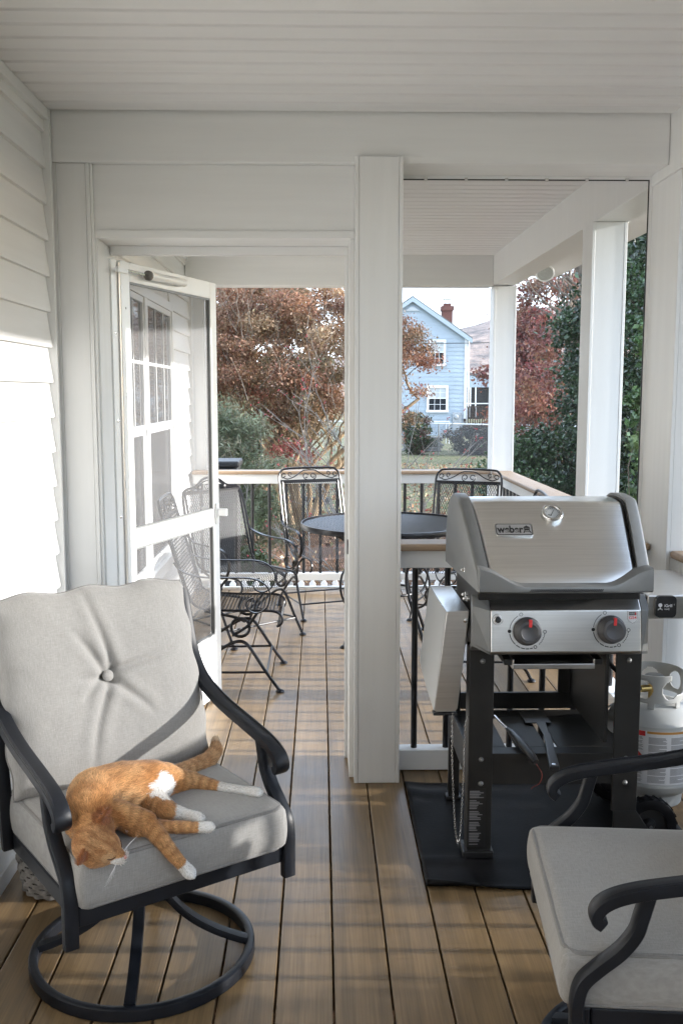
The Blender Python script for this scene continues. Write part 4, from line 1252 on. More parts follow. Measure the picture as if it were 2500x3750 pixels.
ket.v = [tuple(mt @ Matrix.Translation((.0405, .0005, .0073)) @ Vector(p)) for p in ket.v]
ket.build('emblem', 'print', bdg, fix=False)
# thermometer
mt = lid_mtx(.740, 3.103, 1.0985, .0)
tm = MB().lathe([(0, .012), (.0235, .012), (.0245, .0175), (.0255, .0185), (.0325, .0185), (.0345, .0165), (.0350, .012), (.0350, -.006)], 44); tm.v = [tuple(mt @ Vector(p)) for p in tm.v]
th = tm.build('thermometer', 'chrome', lid, smooth=True)
fc = MB().lathe([(0, .0135), (.0228, .0135), (.0230, .0122)], 36); fc.v = [tuple(mt @ Vector(p)) for p in fc.v]; fc.build('dial', mat('dial_face', (.42, .43, .43), .4, .2, var=.05), th, smooth=True)
nd = MB().prism([(-.0012, -.013), (.0012, -.013), (.0005, .014), (-.0005, .014)], 2, .0138, .0145)
nd.box(-.010, .002, -.0135, -.0120, .0138, .0145)
for q in range(13):
    a = R(-30 + 20 * q); nd.box(.0175, .0210, -.0006, .0006, .0138, .0141, Matrix.Rotation(a, 4, 'Z'))
nd.v = [tuple(mt @ Matrix.Rotation(R(-28), 4, 'Z') @ Vector(p)) for p in nd.v]; nd.build('needle', 'print', th)
# hinge bolts on the left flank
for y, z in ((3.10, .925), (3.02, .860), (2.99, .853)):
    gp('bolt', 'chrome', MB().lathe([(0, -.020), (.005, -.018), (.006, -.012), (.004, -.011), (.0095, -.008), (.0095, 0)], 12, (.462 if z < .9 else .470, y, z), axis=0), smooth=True)
# ---- right side table with thermometer module
st = gp('side_table', 'steel', MB().box(1.012, 1.250, 2.972, 3.400, .856, .866).box(1.012, 1.250, 2.962, 2.972, .791, .866).box(1.240, 1.250, 2.9725, 3.40, .791, .8555).box(1.012, 1.250, 3.390, 3.400, .791, .8555), bevel=.003)
gp('table_bracket', 'grill_dark', MB().box(1.009, 1.020, 2.975, 3.385, .74, .854), bevel=.002)
mt = Matrix.Translation((1.066 - GX, 2.9615 - GY, .833)) @ Matrix.Rotation(R(90), 4, 'X')
ig = poly_badge(rr(.032, .0340, .014, n=6), 0, 'probe_module', 'plastic', st, .014)
text_mesh('lettering', 'iGrill', .0125, mt @ Matrix.Translation((.0065, .0035, .0142)), 'print_white', ig, .0002, bold=.0002)
text_mesh('lettering', '3', .0060, mt @ Matrix.Translation((.0245, .0070, .0142)), 'print_white', ig, .0002)
text_mesh('lettering', 'ready', .0075, mt @ Matrix.Translation((.0025, -.0065, .0142)), 'print_white', ig, .0002)
ek = MB()
for q in range(14):
    a0, a1 = 2 * math.pi * q / 14, 2 * math.pi * (q + 1) / 14
    ek.add([(-.0200, .0055, 0), (-.0200 + .0062 * math.cos(a0), .0055 + .0062 * math.sin(a0), 0), (-.0200 + .0062 * math.cos(a1), .0055 + .0062 * math.sin(a1), 0)], [(0, 1, 2)])
ek.quad((-.0215, -.001, 0), (-.0185, -.001, 0), (-.0185, -.006, 0), (-.0215, -.006, 0)); ek.quad((-.0275, -.0075, 0), (-.0125, -.0075, 0), (-.0150, -.0055, 0), (-.0250, -.0055, 0)); ek.quad((-.0275, -.0105, 0), (-.0255, -.0105, 0), (-.0245, -.0075, 0), (-.0265, -.0075, 0)); ek.quad((-.0145, -.0105, 0), (-.0125, -.0105, 0), (-.0135, -.0075, 0), (-.0155, -.0075, 0))
ek.v = [tuple(mt @ Matrix.Translation((.0015, 0, .0143)) @ Vector(p)) for p in ek.v]; ek.build('emblem', 'print_white', ig, fix=False)
# ---- left side table, folded down
lt = MB()
lt.prism([(.392, .812), (.463, .814), (.460, .772), (.431, .500), (.424, .489), (.364, .487), (.357, .494)], 1, 2.990, 3.008)
lt.add([(.392, 2.990, .812), (.463, 2.990, .814), (.461, 3.400, .812), (.386, 3.400, .812)], [(0, 1, 2, 3)])
lt.box(.4575, .4625, 3.0085, 3.400, .70, .8115)
fold = gp('folded_table', 'steel', lt, bevel=.003)
ts = MB()
ts.add([(.3905, 2.9885, .8125), (.3560, 2.9885, .4930), (.354, 3.20, .505), (.352, 3.400, .540), (.3845, 3.400, .8125)], [(0, 1, 2, 3, 4)])
ts.add([(.3560, 2.9885, .4930), (.425, 2.9885, .4900), (.423, 3.20, .502), (.420, 3.400, .537), (.352, 3.400, .540), (.354, 3.20, .505)], [(0, 1, 2, 5), (5, 2, 3, 4)])
gp('table_top', mat('painted_steel_grey', (.50, .51, .51), .33, .55, var=.03, scale=4), ts, fold)
gp('table_bumper', 'plastic', MB().box(.354, .430, 2.984, 3.02, .478, .4865), fold, bevel=.002)
gp('rivet', 'chrome', MB().lathe([(0, -.003), (.007, -.002), (.008, 0)], 14, (.452, 2.9895, .783), axis=1), fold, smooth=True)
# ---- chain of the match holder
cpts = catmull([(.412, 2.962, .489), (.412, 2.957, .36), (.416, 2.953, .239), (.424, 2.951, .12), (.433, 2.951, .068), (.441, 2.952, .12), (.446, 2.955, .24), (.449, 2.960, .358), (.453, 2.968, .462)], 14)
acc = [0]
for a, b in zip(cpts, cpts[1:]): acc.append(acc[-1] + (b - a).length)
chn = MB(); s = 0; q = 0
while s < acc[-1]:
    k = min(max(1, int(np.searchsorted(acc, s))), len(cpts) - 1)
    p = cpts[k - 1].lerp(cpts[k], (s - acc[k - 1]) / max(1e-6, acc[k] - acc[k - 1])); dr = (cpts[k] - cpts[k - 1]).normalized()
    sd_ = dr.cross(Vector((0, 1, 0)) if q % 2 else Vector((1, 0, 0))).normalized()
    chn.tube([p + dr * (.0052 * math.cos(t)) + sd_ * (.0026 * math.sin(t)) for t in np.linspace(0, 2 * math.pi, 8, endpoint=False)], .0008, 4, True)
    s += .0078; q += 1
gp('chain', 'chrome', chn)
gp('chain_hook', 'chrome', MB().tube([(.453, 2.968, .462), (.457, 2.970, .470), (.460, 2.976, .478), (.466, 2.982, .474)], .0014, 6), smooth=True)

# ================================================================ tools on the shelf
li = thing('grill_lighter', (.644, 3.10, .3465), 0, 'long black grill lighter lying left on the grill shelf', 'lighter')
MB().tube([(-.032, .23, .012), (-.024, .16, .012), (-.012, .09, .013)], .0050, 8).build('barrel', 'chrome', li, smooth=True)
MB().tube(catmull([(-.012, .09, .013), (-.006, .03, .018), (.004, -.09, .020), (.016, -.218, .016)], 4), [.008] * 3 + [.0115] * 3 + [.0135] * 5 + [.013, .009], 10).build('handle', 'plastic', li, smooth=True)
MB().tube([(-.018, .10, .013), (-.012, .05, -.002 + .012), (.0, .035, .014)], .0022, 6).build('trigger', 'plastic', li, smooth=True)
MB().tube(catmull([(.016, -.220, .012), (.034, -.222, -.02), (.026, -.222, -.05), (.006, -.222, -.062), (.002, -.222, -.068)], 5), .0008, 5).build('cord_loop', mat('dark_red_cord', (.22, .03, .02), .7, var=.1), li, smooth=True)
spt = thing('spatula', (.745, 3.14, .3465), 0, 'black spatula lying right on the grill shelf', 'spatula')
MB().box(-.036, .052, .13, .26, .004, .008).build('blade', 'plastic', spt, bevel=.001)
MB().prism([(.000, .1295), (.034, .1295), (.018, .0), (-.002, .0)], 2, .005, .010).prism([(-.004, -.0005), (.020, -.0005), (-.022, -.296), (-.052, -.296)], 2, .004, .018).build('handle', 'plastic', spt, bevel=.003)
MB().lathe([(.003, 0), (.006, 0), (.006, .001), (.003, .001)], 12, (-.036, -.280, .0183)).build('hang_ring', 'chrome', spt)

# ================================================================ propane tank
tk = thing('propane_tank', (1.135, 3.225, .105), 0, 'off-white propane tank with printed label hanging beside the grill', 'gas tank')
MB().lathe([(0, .022), (.06, .024), (.10, .034), (.132, .055), (.149, .085), (.152, .105), (.152, .265), (.149, .285), (.132, .315), (.100, .336), (.06, .346), (0, .348)], 56).build('body', 'tank', tk, smooth=True)
MB().lathe([(.100, .0), (.103, .0), (.106, .045), (.103, .045), (.100, .0)], 48).build('foot_ring', 'tank', tk, smooth=True)
MB().lathe([(.1520, .086), (.1532, .087), (.1532, .096), (.1520, .097)], 56).lathe([(.1520, .296), (.1530, .295), (.1534, .288), (.1522, .287)], 56).build('seam', 'tank', tk, smooth=True)
cl_ = MB(); NA, NZ = 216, 30; rc = .096; z0, z1 = .338, .452
gap0, gap1 = R(300), R(345)
vid = {}
def hole(a, z):
    for ac in (R(232), R(262) + .42, R(180), R(130), R(80), R(20)):
        da = (a - ac + math.pi) % (2 * math.pi) - math.pi
        if (da * rc / .030) ** 2 + ((z - .402) / .031) ** 2 < 1: return True
    da = (a - R(318) + math.pi) % (2 * math.pi) - math.pi
    if abs(da) < .55 and z > .385: return True
    if z < .356 and (a * 3 / math.pi) % 1 > .22: return True
    return False
vs = []; fs = []
for j in range(NZ + 1):
    for i in range(NA):
        a = 2 * math.pi * i / NA; z = z0 + (z1 - z0) * j / NZ
        vs.append((rc * math.cos(a), rc * math.sin(a), z))
for j in range(NZ):
    for i in range(NA):
        a = 2 * math.pi * (i + .5) / NA; z = z0 + (z1 - z0) * (j + .5) / NZ
        if not hole(a, z):
            fs.append((j * NA + i, j * NA + (i + 1) % NA, (j + 1) * NA + (i + 1) % NA, (j + 1) * NA + i))
co = cl_.add(vs, fs).build('collar', 'tank', tk, smooth=True)
so = co.modifiers.new('solid', 'SOLIDIFY'); so.thickness = .004
MB().tube([(0, 0, .34), (0, 0, .40)], .018, 14).tube([(-.05, -.01, .385), (0, 0, .385)], .012, 12).build('valve', mat('brass', (.5, .36, .14), .35, 1.0, var=.1), tk, smooth=True)
MB().lathe([(0, .432), (.026, .432), (.032, .428), (.034, .420), (.030, .412), (.010, .408), (0, .408)], 20).build('valve_wheel', 'grill_grey', tk, smooth=True)
hs = catmull([(-.05, -.01, .385), (-.10, -.03, .42), (-.15, .02, .47), (-.17, .06, .54)], 8)
MB().tube(hs, .008, 8).build('gas_hose', 'rubber', tk, smooth=True)
# label wrapped round the body with panels of fine print
def wrap(a0, a1, z0, z1, r=.1537, n=24):
    b = MB()
    for q in range(n):
        t0, t1 = R(a0 + (a1 - a0) * q / n), R(a0 + (a1 - a0) * (q + 1) / n)
        b.quad((r * math.cos(t0), r * math.sin(t0), z0), (r * math.cos(t1), r * math.sin(t1), z0), (r * math.cos(t1), r * math.sin(t1), z1), (r * math.cos(t0), r * math.sin(t0), z1))
    return b
lb = wrap(180, 345, .100, .282).build('label', 'label_white', tk, smooth=True)
wrap(196, 243, .264, .281, .1539).build('label_band', 'red', lb, smooth=True)
wrap(245, 345, .273, .281, .1539).build('label_band', mat('amber_print', (.55, .27, .06), .6, var=.05), lb, smooth=True)
ln = MB()
for (a0, a1) in ((198, 242), (246, 270), (273, 297), (300, 324)):
    z = .261; q = 0
    while z > .106:
        skip = (a0 == 198 and .172 < z < .216)
        if q % 8 != 7 and not skip:
            e = a1 - 1 - (random.uniform(0, 12) if q % 4 == 3 else random.uniform(0, 2))
            w_ = wrap(a0 + 1, e, z - .0017, z, .1540, 6); ln.add(w_.v, w_.f)
        z -= .0033; q += 1
tag(ln.build('fine_print', 'print_grey', lb, fix=False), kind='stuff')
dm = MB(); ca, cz_ = 234.0, .194
for (du, dv) in ((0, 0),):
    k = .020 / .154 * 180 / math.pi
    pts = []
    for (u, v) in ((-1, 0), (-.5, -.5), (0, -1), (.5, -.5), (1, 0), (.5, .5), (0, 1), (-.5, .5)):
        a = R(ca + u * k); pts.append((.1542 * math.cos(a), .1542 * math.sin(a), cz_ + v * .020))
    a = R(ca); c_ = (.1543 * math.cos(a), .1543 * math.sin(a), cz_)
    dm.add([c_] + pts, [(0, i + 1, (i + 1) % 8 + 1) for i in range(8)])
dm.build('hazard_diamond', 'red', lb, fix=False)
# ================================================================ the cat asleep on the left chair
# joints in the chair's frame: x = across, y = forward, z = up
J = {k: Vector(v) for k, v in {
    'chest': (0.2042, 0.186, 0.507), 'mid': (0.1609, 0.1054, 0.515), 'mid2': (0.0923, 0.0955, 0.515), 'rump': (0.0148, 0.0905, 0.508), 'hip': (-0.0351, 0.0654, 0.497),
    'neck': (0.2185, 0.2368, 0.496), 'head': (0.2261, 0.268, 0.4748), 'muzz': (0.1948, 0.298, 0.4549), 'nose': (0.1751, 0.315, 0.447), 'chin': (0.1796, 0.305, 0.4326),
    'knee': (-0.1164, 0.0618, 0.474), 'hock': (-0.1606, 0.114, 0.466), 'paw1': (-0.2103, 0.1723, 0.463), 'toe1': (-0.234, 0.2032, 0.462),
    'h2a': (0.0288, 0.1391, 0.485), 'h2k': (0.016, 0.1964, 0.475), 'h2h': (-0.0118, 0.2106, 0.466), 'h2toe': (-0.0392, 0.2537, 0.463),
    'f1a': (0.1503, 0.2206, 0.51), 'f1e': (0.0955, 0.2449, 0.487), 'f1m': (0.0766, 0.288, 0.4543), 'f1w': (0.0528, 0.309, 0.4131), 'f1p': (0.0295, 0.315, 0.3807), 'f1t': (0.0194, 0.317, 0.3675),
    'f2a': (0.1075, 0.2306, 0.470), 'f2e': (0.0545, 0.2524, 0.464), 'f2w': (-0.0076, 0.2880, 0.461), 'f2t': (-0.0394, 0.3062, 0.459),
    'tail0': (-0.0754, 0.0227, 0.485), 'tail1': (-0.1716, -0.0362, 0.468), 'tail2': (-0.2369, -0.0641, 0.466), 'tail3': (-0.2778, -0.099, 0.472), 'tail4': (-0.3005, -0.140, 0.484),
    'earU0': (0.2072, 0.25, 0.4917), 'earU1': (0.1887, 0.262, 0.5309), 'earL0': (0.2651, 0.27, 0.466), 'earL1': (0.2743, 0.29, 0.4543),
    'eyeU': (0.1771, 0.3, 0.4756), 'eyeL': (0.2043, 0.3, 0.4399)}.items()}
catt = thing('cat', c1.location.copy(), RZ_L, 'orange tabby cat with white paws asleep on the left chair cushion', 'cat')
SEGS = [  # from, to, radius, radius, fur length, flow
    ('chest', 'mid', .062, .066, .017), ('mid', 'mid2', .066, .064, .018), ('mid2', 'rump', .064, .057, .017), ('rump', 'hip', .056, .044, .015),
    ('neck', 'chest', .046, .060, .016), ('head', 'neck', .044, .045, .013),
    ('hip', 'knee', .041, .026, .010), ('knee', 'hock', .024, .0165, .008), ('hock', 'paw1', .0145, .0125, .006), ('paw1', 'toe1', .0125, .0150, .005),
    ('rump', 'h2a', .045, .036, .013), ('h2a', 'h2k', .034, .025, .010), ('h2k', 'h2h', .023, .0165, .008), ('h2h', 'h2toe', .0150, .0150, .005),
    ('chest', 'f1a', .052, .032, .012), ('f1a', 'f1e', .032, .025, .010), ('f1e', 'f1m', .0235, .0200, .009), ('f1m', 'f1w', .0190, .0155, .008), ('f1w', 'f1p', .0150, .0145, .006), ('f1p', 'f1t', .0150, .0165, .005),
    ('f1a', 'f2a', .030, .026, .010), ('f2a', 'f2e', .024, .0175, .009), ('f2e', 'f2w', .0170, .0135, .007), ('f2w', 'f2t', .0130, .0145, .005),
    ('hip', 'tail0', .030, .019, .013), ('tail0', 'tail1', .0185, .0190, .019), ('tail1', 'tail2', .0190, .0185, .020), ('tail2', 'tail3', .0185, .0160, .021), ('tail3', 'tail4', .0155, .0090, .020)]
cb_ = MB()
def capsule(mb, a, b, r0, r1, n=14, k=5):
    a, b = Vector(a), Vector(b); d_ = (b - a); L = max(d_.length, 1e-5); d_.normalize()
    pts, rs = [], []
    for i in range(k): t = math.pi / 2 * (1 - i / k) ; pts.append(a - d_ * r0 * math.sin(t)); rs.append(max(r0 * math.cos(t), r0 * .03))
    for i in range(3): pts.append(a + d_ * L * i / 2); rs.append(r0 + (r1 - r0) * i / 2)
    for i in range(1, k + 1): t = math.pi / 2 * i / k; pts.append(b + d_ * r1 * math.sin(t)); rs.append(max(r1 * math.cos(t), r1 * .03))
    mb.tube(pts, rs, n)
for s in SEGS: capsule(cb_, J[s[0]], J[s[1]], s[2], s[3])
# head: face direction, brow, cheeks, muzzle
fd = ((J['nose'] - J['head']).normalized() + .22 * Vector((.05, .83, .55))).normalized()
ex_ = (J['earL0'] - J['earU0']); ex_ = (ex_ - fd * ex_.dot(fd)).normalized()
uu = ex_.cross(fd).normalized()
if uu.dot(Vector((0, .8, .6))) < 0: uu = -uu
capsule(cb_, J['head'] - fd * .006, J['head'] + fd * .018, .049, .040)
for s in (-1, 1):
    capsule(cb_, J['head'] + ex_ * s * .020 + fd * .010 - uu * .008, J['head'] + ex_ * s * .017 + fd * .024 - uu * .012, .030, .022)
    capsule(cb_, J['head'] + ex_ * s * .008 + fd * .052 - uu * .014, J['head'] + ex_ * s * .007 + fd * .062 - uu * .014, .0130, .0115)
capsule(cb_, J['head'] + fd * .030 + uu * .004, J['head'] + fd * .066 - uu * .004, .022, .0085)
capsule(cb_, J['head'] + fd * .040 - uu * .022, J['head'] + fd * .050 - uu * .021, .012, .008)
for base, tip, s in (('earU0', 'earU1', -1), ('earL0', 'earL1', 1)):
    a = J['head'] + ex_ * s * (.029 if s < 0 else .034) + uu * (.028 if s < 0 else .016) - fd * .004
    td = (ex_ * s * (.62 if s < 0 else .95) + uu * (.75 if s < 0 else .30) + fd * .10).normalized()
    t = a + td * .044
    along = td.cross(fd).normalized()
    for k in range(7):
        f = k / 6 - .5
        capsule(cb_, a + along * (f * .040) - td * .010 - fd * (.004 - .016 * f * f), t + along * (f * .004), .0062, .0040, 8, 3)
    J[base] = a; J[tip] = t
# toes
for pw, fr, r in (('toe1', 'paw1', .0075), ('h2toe', 'h2h', .0075), ('f1t', 'f1p', .0085), ('f2t', 'f2w', .0072)):
    d_ = (J[pw] - J[fr]).normalized(); sd_ = d_.cross(Vector((0, 0, 1)) if abs(d_.z) < .8 else Vector((0, 1, 0))).normalized()
    for k in (-1.4, -.45, .45, 1.4):
        p = J[pw] + sd_ * (k * r * .95) + d_ * (.008 - abs(k) * .002)
        capsule(cb_, p - d_ * .008, p + d_ * .003, r, r * .9, 8, 3)
tmp = cb_.build('cat_src', 'fabric', None)
rm = tmp.modifiers.new('r', 'REMESH'); rm.mode = 'VOXEL'; rm.voxel_size = .0042
dg = bpy.context.evaluated_depsgraph_get()
me = bpy.data.meshes.new_from_object(tmp.evaluated_get(dg))
bpy.data.objects.remove(tmp)
nv = len(me.vertices)
V = np.empty(nv * 3, np.float32); me.vertices.foreach_get('co', V); V = V.reshape(-1, 3).astype(float)
E_ = np.empty(len(me.edges) * 2, np.int32); me.edges.foreach_get('vertices', E_); E_ = E_.reshape(-1, 2)
deg = np.bincount(E_.ravel(), minlength=nv)[:, None].clip(1)
def lap_step(V, f):
    S = np.zeros_like(V)
    for k in range(3):
        S[:, k] = np.bincount(E_[:, 0], V[E_[:, 1], k], nv) + np.bincount(E_[:, 1], V[E_[:, 0], k], nv)
    return V + f * (S / deg - V)
for q in range(12): V = lap_step(V, .5); V = lap_step(V, -.36)
for q in range(2): V = lap_step(V, .5)
me.vertices.foreach_set('co', V.astype(np.float32).ravel()); me.update()
# nearest segment, position along it
A_ = np.array([J[s[0]] for s in SEGS]); B_ = np.array([J[s[1]] for s in SEGS]); RR = np.array([(s[2], s[3]) for s in SEGS]); FL = np.array([s[4] for s in SEGS])
def nearest(Pq):
    AB = B_ - A_; L2 = (AB ** 2).sum(1)
    best = np.full(len(Pq), 9.0); bi = np.zeros(len(Pq), int); bt = np.zeros(len(Pq))
    for i in range(len(SEGS)):
        t = (((Pq - A_[i]) @ AB[i]) / L2[i]).clip(0, 1)
        d_ = np.linalg.norm(Pq - (A_[i] + t[:, None] * AB[i]), axis=1) - (RR[i, 0] + (RR[i, 1] - RR[i, 0]) * t)
        m = d_ < best; best[m] = d_[m]; bi[m] = i; bt[m] = t[m]
    return bi, bt
cum = {}
def fur_colour(Pq):
    bi, bt = nearest(Pq)
    n = len(Pq)
    nz = np.array([mnoise.noise((p[0] * 45, p[1] * 45, p[2] * 45)) for p in Pq])
    nb = np.array([mnoise.noise((p[0] * 14, p[1] * 14, p[2] * 14)) for p in Pq])
    org = np.array((.52, .245, .085)); lite = np.array((.72, .44, .215)); dark = np.array((.27, .10, .032)); wht = np.array((.90, .88, .85)); pink = np.array((.62, .36, .28))
    col = org + (lite - org) * (.45 + .9 * nb)[:, None].clip(0, 1)
    # tabby bars
    sx = np.zeros(n)
    acc = 0
    seglen = np.linalg.norm(B_ - A_, axis=1)
    s_along = bt * seglen[bi] + bi * .013
    bar = np.sin(2 * math.pi * s_along / .023 + 2.2 * nz)
    limbseg = bi >= 6
    sx = np.where(limbseg, np.clip(bar * .35 + .12 + .25 * nb, 0, .5), (np.sin(2 * math.pi * (Pq[:, 2] - .5 + .25 * Pq[:, 0]) / .030 + 3.0 * nz) > .45) * .30)
    col = col + (dark - col) * sx[:, None]
    head = J['head']; dv = Pq - np.array(head)
    fdn, un, en = np.array(fd), np.array(uu), np.array(ex_)
    hx, hy, hz = dv @ en, dv @ un, dv @ fdn
    onh = np.linalg.norm(dv, axis=1) < .085
    onh &= (bi == 5) | (hz > -.02)
    st = (np.sin(hx * 300 + 2 * nz) > .35) & (hy > .012) & onh
    col[st] = col[st] * .55 + dark * .45
    crown = onh & (hy > .005) & (hz < .035); col[crown] = col[crown] * .60 + dark * .40
    def white(mask, k=1.0):
        col[mask] = col[mask] * (1 - k) + wht * k
    white((bi == 9) | ((bi == 8) & (bt > .05))); white((bi == 13) | ((bi == 12) & (bt > .25)))
    white((bi == 19) | ((bi == 18) & (bt > .62))); white((bi == 23) & (bt > .30))
    bel = np.array((.004, .150, .500)); db = np.linalg.norm((Pq - bel) * np.array((1, 1.0, .8)), axis=1) + .016 * nz + .010 * nb
    white((db < .040) & (bi != 6), .95); 
    white(onh & (hz > .050) & (hy < -.002), .9); white(onh & (hz > .03) & (hy < -.022), .7)
    tl = bi >= 25
    tcol = np.array((.62, .40, .22)) + (np.array((.34, .15, .06)) - np.array((.62, .40, .22))) * ((np.sin(2 * math.pi * s_along / .034 + 1.5 * nz) > .35) * .65)[:, None]
    col[tl] = col[tl] * .25 + tcol[tl] * .75
    tip = (bi == 28) & (bt > .45); col[tip] = np.array((.74, .58, .42))
    for s2 in (-1, 1):
        ec = np.array(J['head'] + ex_ * s2 * .0205 + uu * .006 + fd * .040); de = np.linalg.norm((Pq - ec), axis=1)
        m_e = onh & (de < .0145); col[m_e] = col[m_e] * .45 + np.array((.70, .46, .25)) * .55
        m_e = onh & (de < .0065); col[m_e] = np.array((.20, .075, .025))
    brow = onh & (hz > .030) & (np.abs(hx) < .007) & (hy > -.004); col[brow] = col[brow] * .5 + dark * .5
    for e0, e1 in (('earU0', 'earU1'), ('earL0', 'earL1')):
        ctr = np.array(J[e0] * .5 + J[e1] * .5); dd = Pq - ctr
        inn = (np.linalg.norm(dd, axis=1) < .020) & (dd @ fdn > .0035)
        ear = (np.linalg.norm(dd, axis=1) < .026) & (np.linalg.norm(dv, axis=1) > .052)
        col[ear] = np.array((.30, .11, .038))
        col[inn] = np.array((.38, .14, .06))
    return np.clip(col * (1 + .10 * nz[:, None]), .01, .9), bi, bt
colV, _, _ = fur_colour(V)
a_ = me.color_attributes.new('Col', 'FLOAT_COLOR', 'POINT'); c4 = np.ones((nv, 4), np.float32); c4[:, :3] = colV * .85; a_.data.foreach_set('color', c4.ravel())
M['fur'] = attr_mat('cat_fur', .75, .0, .18, .3)
me.materials.clear(); me.materials.append(M['fur'])
body = finish('body', me, None, catt, smooth=True, sharp=180)
# ---- short fur: thin tapered hairs that lie along the body
me.calc_loop_triangles()
nt = len(me.loop_triangles); TI = np.empty(nt * 3, np.int32); me.loop_triangles.foreach_get('vertices', TI); TI = TI.reshape(-1, 3)
T0, T1, T2 = V[TI[:, 0]], V[TI[:, 1]], V[TI[:, 2]]
nrm = np.cross(T1 - T0, T2 - T0); ar = np.linalg.norm(nrm, axis=1); nrm /= ar[:, None].clip(1e-12)
NH = 95000
pk = rng.choice(nt, NH, p=ar / ar.sum()); r1_ = np.sqrt(rng.random(NH)); r2_ = rng.random(NH)
root = T0[pk] * (1 - r1_)[:, None] + T1[pk] * (r1_ * (1 - r2_))[:, None] + T2[pk] * (r1_ * r2_)[:, None]
N_ = nrm[pk]
hc, bi, bt = fur_colour(root)
flow = (B_ - A_)[bi]; flow[bi == 4] *= 1; flow[bi == 5] *= 1
dvh = root - np.array(J['head']); onh = np.linalg.norm(dvh, axis=1) < .070
flow[onh] = -np.array(fd)
flow += .25 * rng.normal(size=flow.shape) * np.linalg.norm(flow, axis=1)[:, None]
flow -= N_ * (flow * N_).sum(1)[:, None]; flow /= np.linalg.norm(flow, axis=1)[:, None].clip(1e-9)
ln_ = FL[bi] * (.7 + .6 * rng.random(NH)); ln_[onh] = .0065 * (.7 + .6 * rng.random(onh.sum()))
ln_[onh & (dvh @ np.array(fd) > .03)] *= .5
lift = .28 + .22 * rng.random(NH)[:, None]
d1 = flow * (1 - lift * .4) + N_ * lift; d2 = flow + N_ * lift * .15
sidev = np.cross(d1, N_); sidev /= np.linalg.norm(sidev, axis=1)[:, None].clip(1e-9)
wd = .00042 + .00025 * rng.random(NH)[:, None]
HV = np.empty((NH, 5, 3))
mid_ = root + d1 * (ln_ * .5)[:, None]
HV[:, 0] = root - sidev * wd; HV[:, 1] = root + sidev * wd; HV[:, 2] = mid_ - sidev * wd * .8; HV[:, 3] = mid_ + sidev * wd * .8; HV[:, 4] = mid_ + d2 * (ln_ * .5)[:, None]
o5 = (np.arange(NH) * 5)[:, None]
HF = np.concatenate([o5 + np.array([0, 1, 2]), o5 + np.array([1, 3, 2]), o5 + np.array([2, 3, 4])])
hcol = np.clip(hc * (1 + .22 * rng.normal(size=(NH, 1))), .01, .95)
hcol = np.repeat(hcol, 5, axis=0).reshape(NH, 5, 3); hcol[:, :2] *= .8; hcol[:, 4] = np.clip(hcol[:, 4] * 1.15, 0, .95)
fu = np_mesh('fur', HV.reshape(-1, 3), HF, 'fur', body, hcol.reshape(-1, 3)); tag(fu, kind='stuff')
# ---- nose, closed eyes, whiskers
nsp = J['head'] + fd * .0735 - uu * .006
nm = MB().lathe([(0, .0035), (.003, .0030), (.0048, .001), (.0045, -.002), (0, -.003)], 12)
rt_ = Vector((0, 0, 1)).rotation_difference(fd).to_matrix().to_4x4(); rt_.translation = nsp
nm.v = [tuple(rt_ @ Vector(p)) for p in nm.v]
nm.build('nose', mat('pink_nose', (.55, .25, .22), .45, var=.1), catt, smooth=True)
tree_ = None
from mathutils.bvhtree import BVHTree
bvh = BVHTree.FromPolygons([Vector(p) for p in V], [tuple(t) for t in TI])
for s in (-1, 1):
    pts = []
    for k in range(7):
        t = k / 6 - .5
        q = J['head'] + ex_ * s * (.0205 + .016 * t) + uu * (.006 + .004 * t - .006 * (1 - 4 * t * t) * .5) + fd * .12
        hit = bvh.ray_cast(q, -fd)[0]
        if hit is not None: pts.append(hit + fd * .0016)
    if len(pts) > 3: MB().tube(pts, [.0004] + [.0010] * (len(pts) - 2) + [.0004], 6).build('closed_eye', mat('eyelid_line', (.06, .022, .012), .6, var=.1), catt, smooth=True)
    for k in range(5):
        a = J['head'] + ex_ * s * .013 + fd * .058 - uu * (.012 + .0025 * k)
        dr = (ex_ * s * .8 + fd * (.35 - .1 * k) + uu * (.25 - .16 * k) + Vector((0, 0, .12))).normalized()
        MB().tube([a, a + dr * .028, a + dr * .052 - Vector((0, 0, .004))], [.00035, .0003, .00012], 4).build('whisker', 'print_white', catt)
# ================================================================ foliage helpers
M['leaf'] = attr_mat('leaf_colours', .55, .30, .35)
M['evergreen_leaf'] = attr_mat('evergreen_leaf_colours', .38, .18, .5)
M['bark'] = mat('grey_brown_bark', (.095, .075, .06), .9, col2=(.19, .155, .12), scale=7, bump=.5, bscale=25, stretch=(4, 4, .8), bdist=.01)
M['smooth_bark'] = mat('tan_smooth_bark', (.13, .085, .045), .75, col2=(.25, .175, .095), scale=2.2, bump=.2, bscale=12, stretch=(3, 3, .6), bdist=.01)
M['twig'] = mat('grey_twig', (.17, .15, .13), .9, col2=(.27, .24, .21), scale=12)

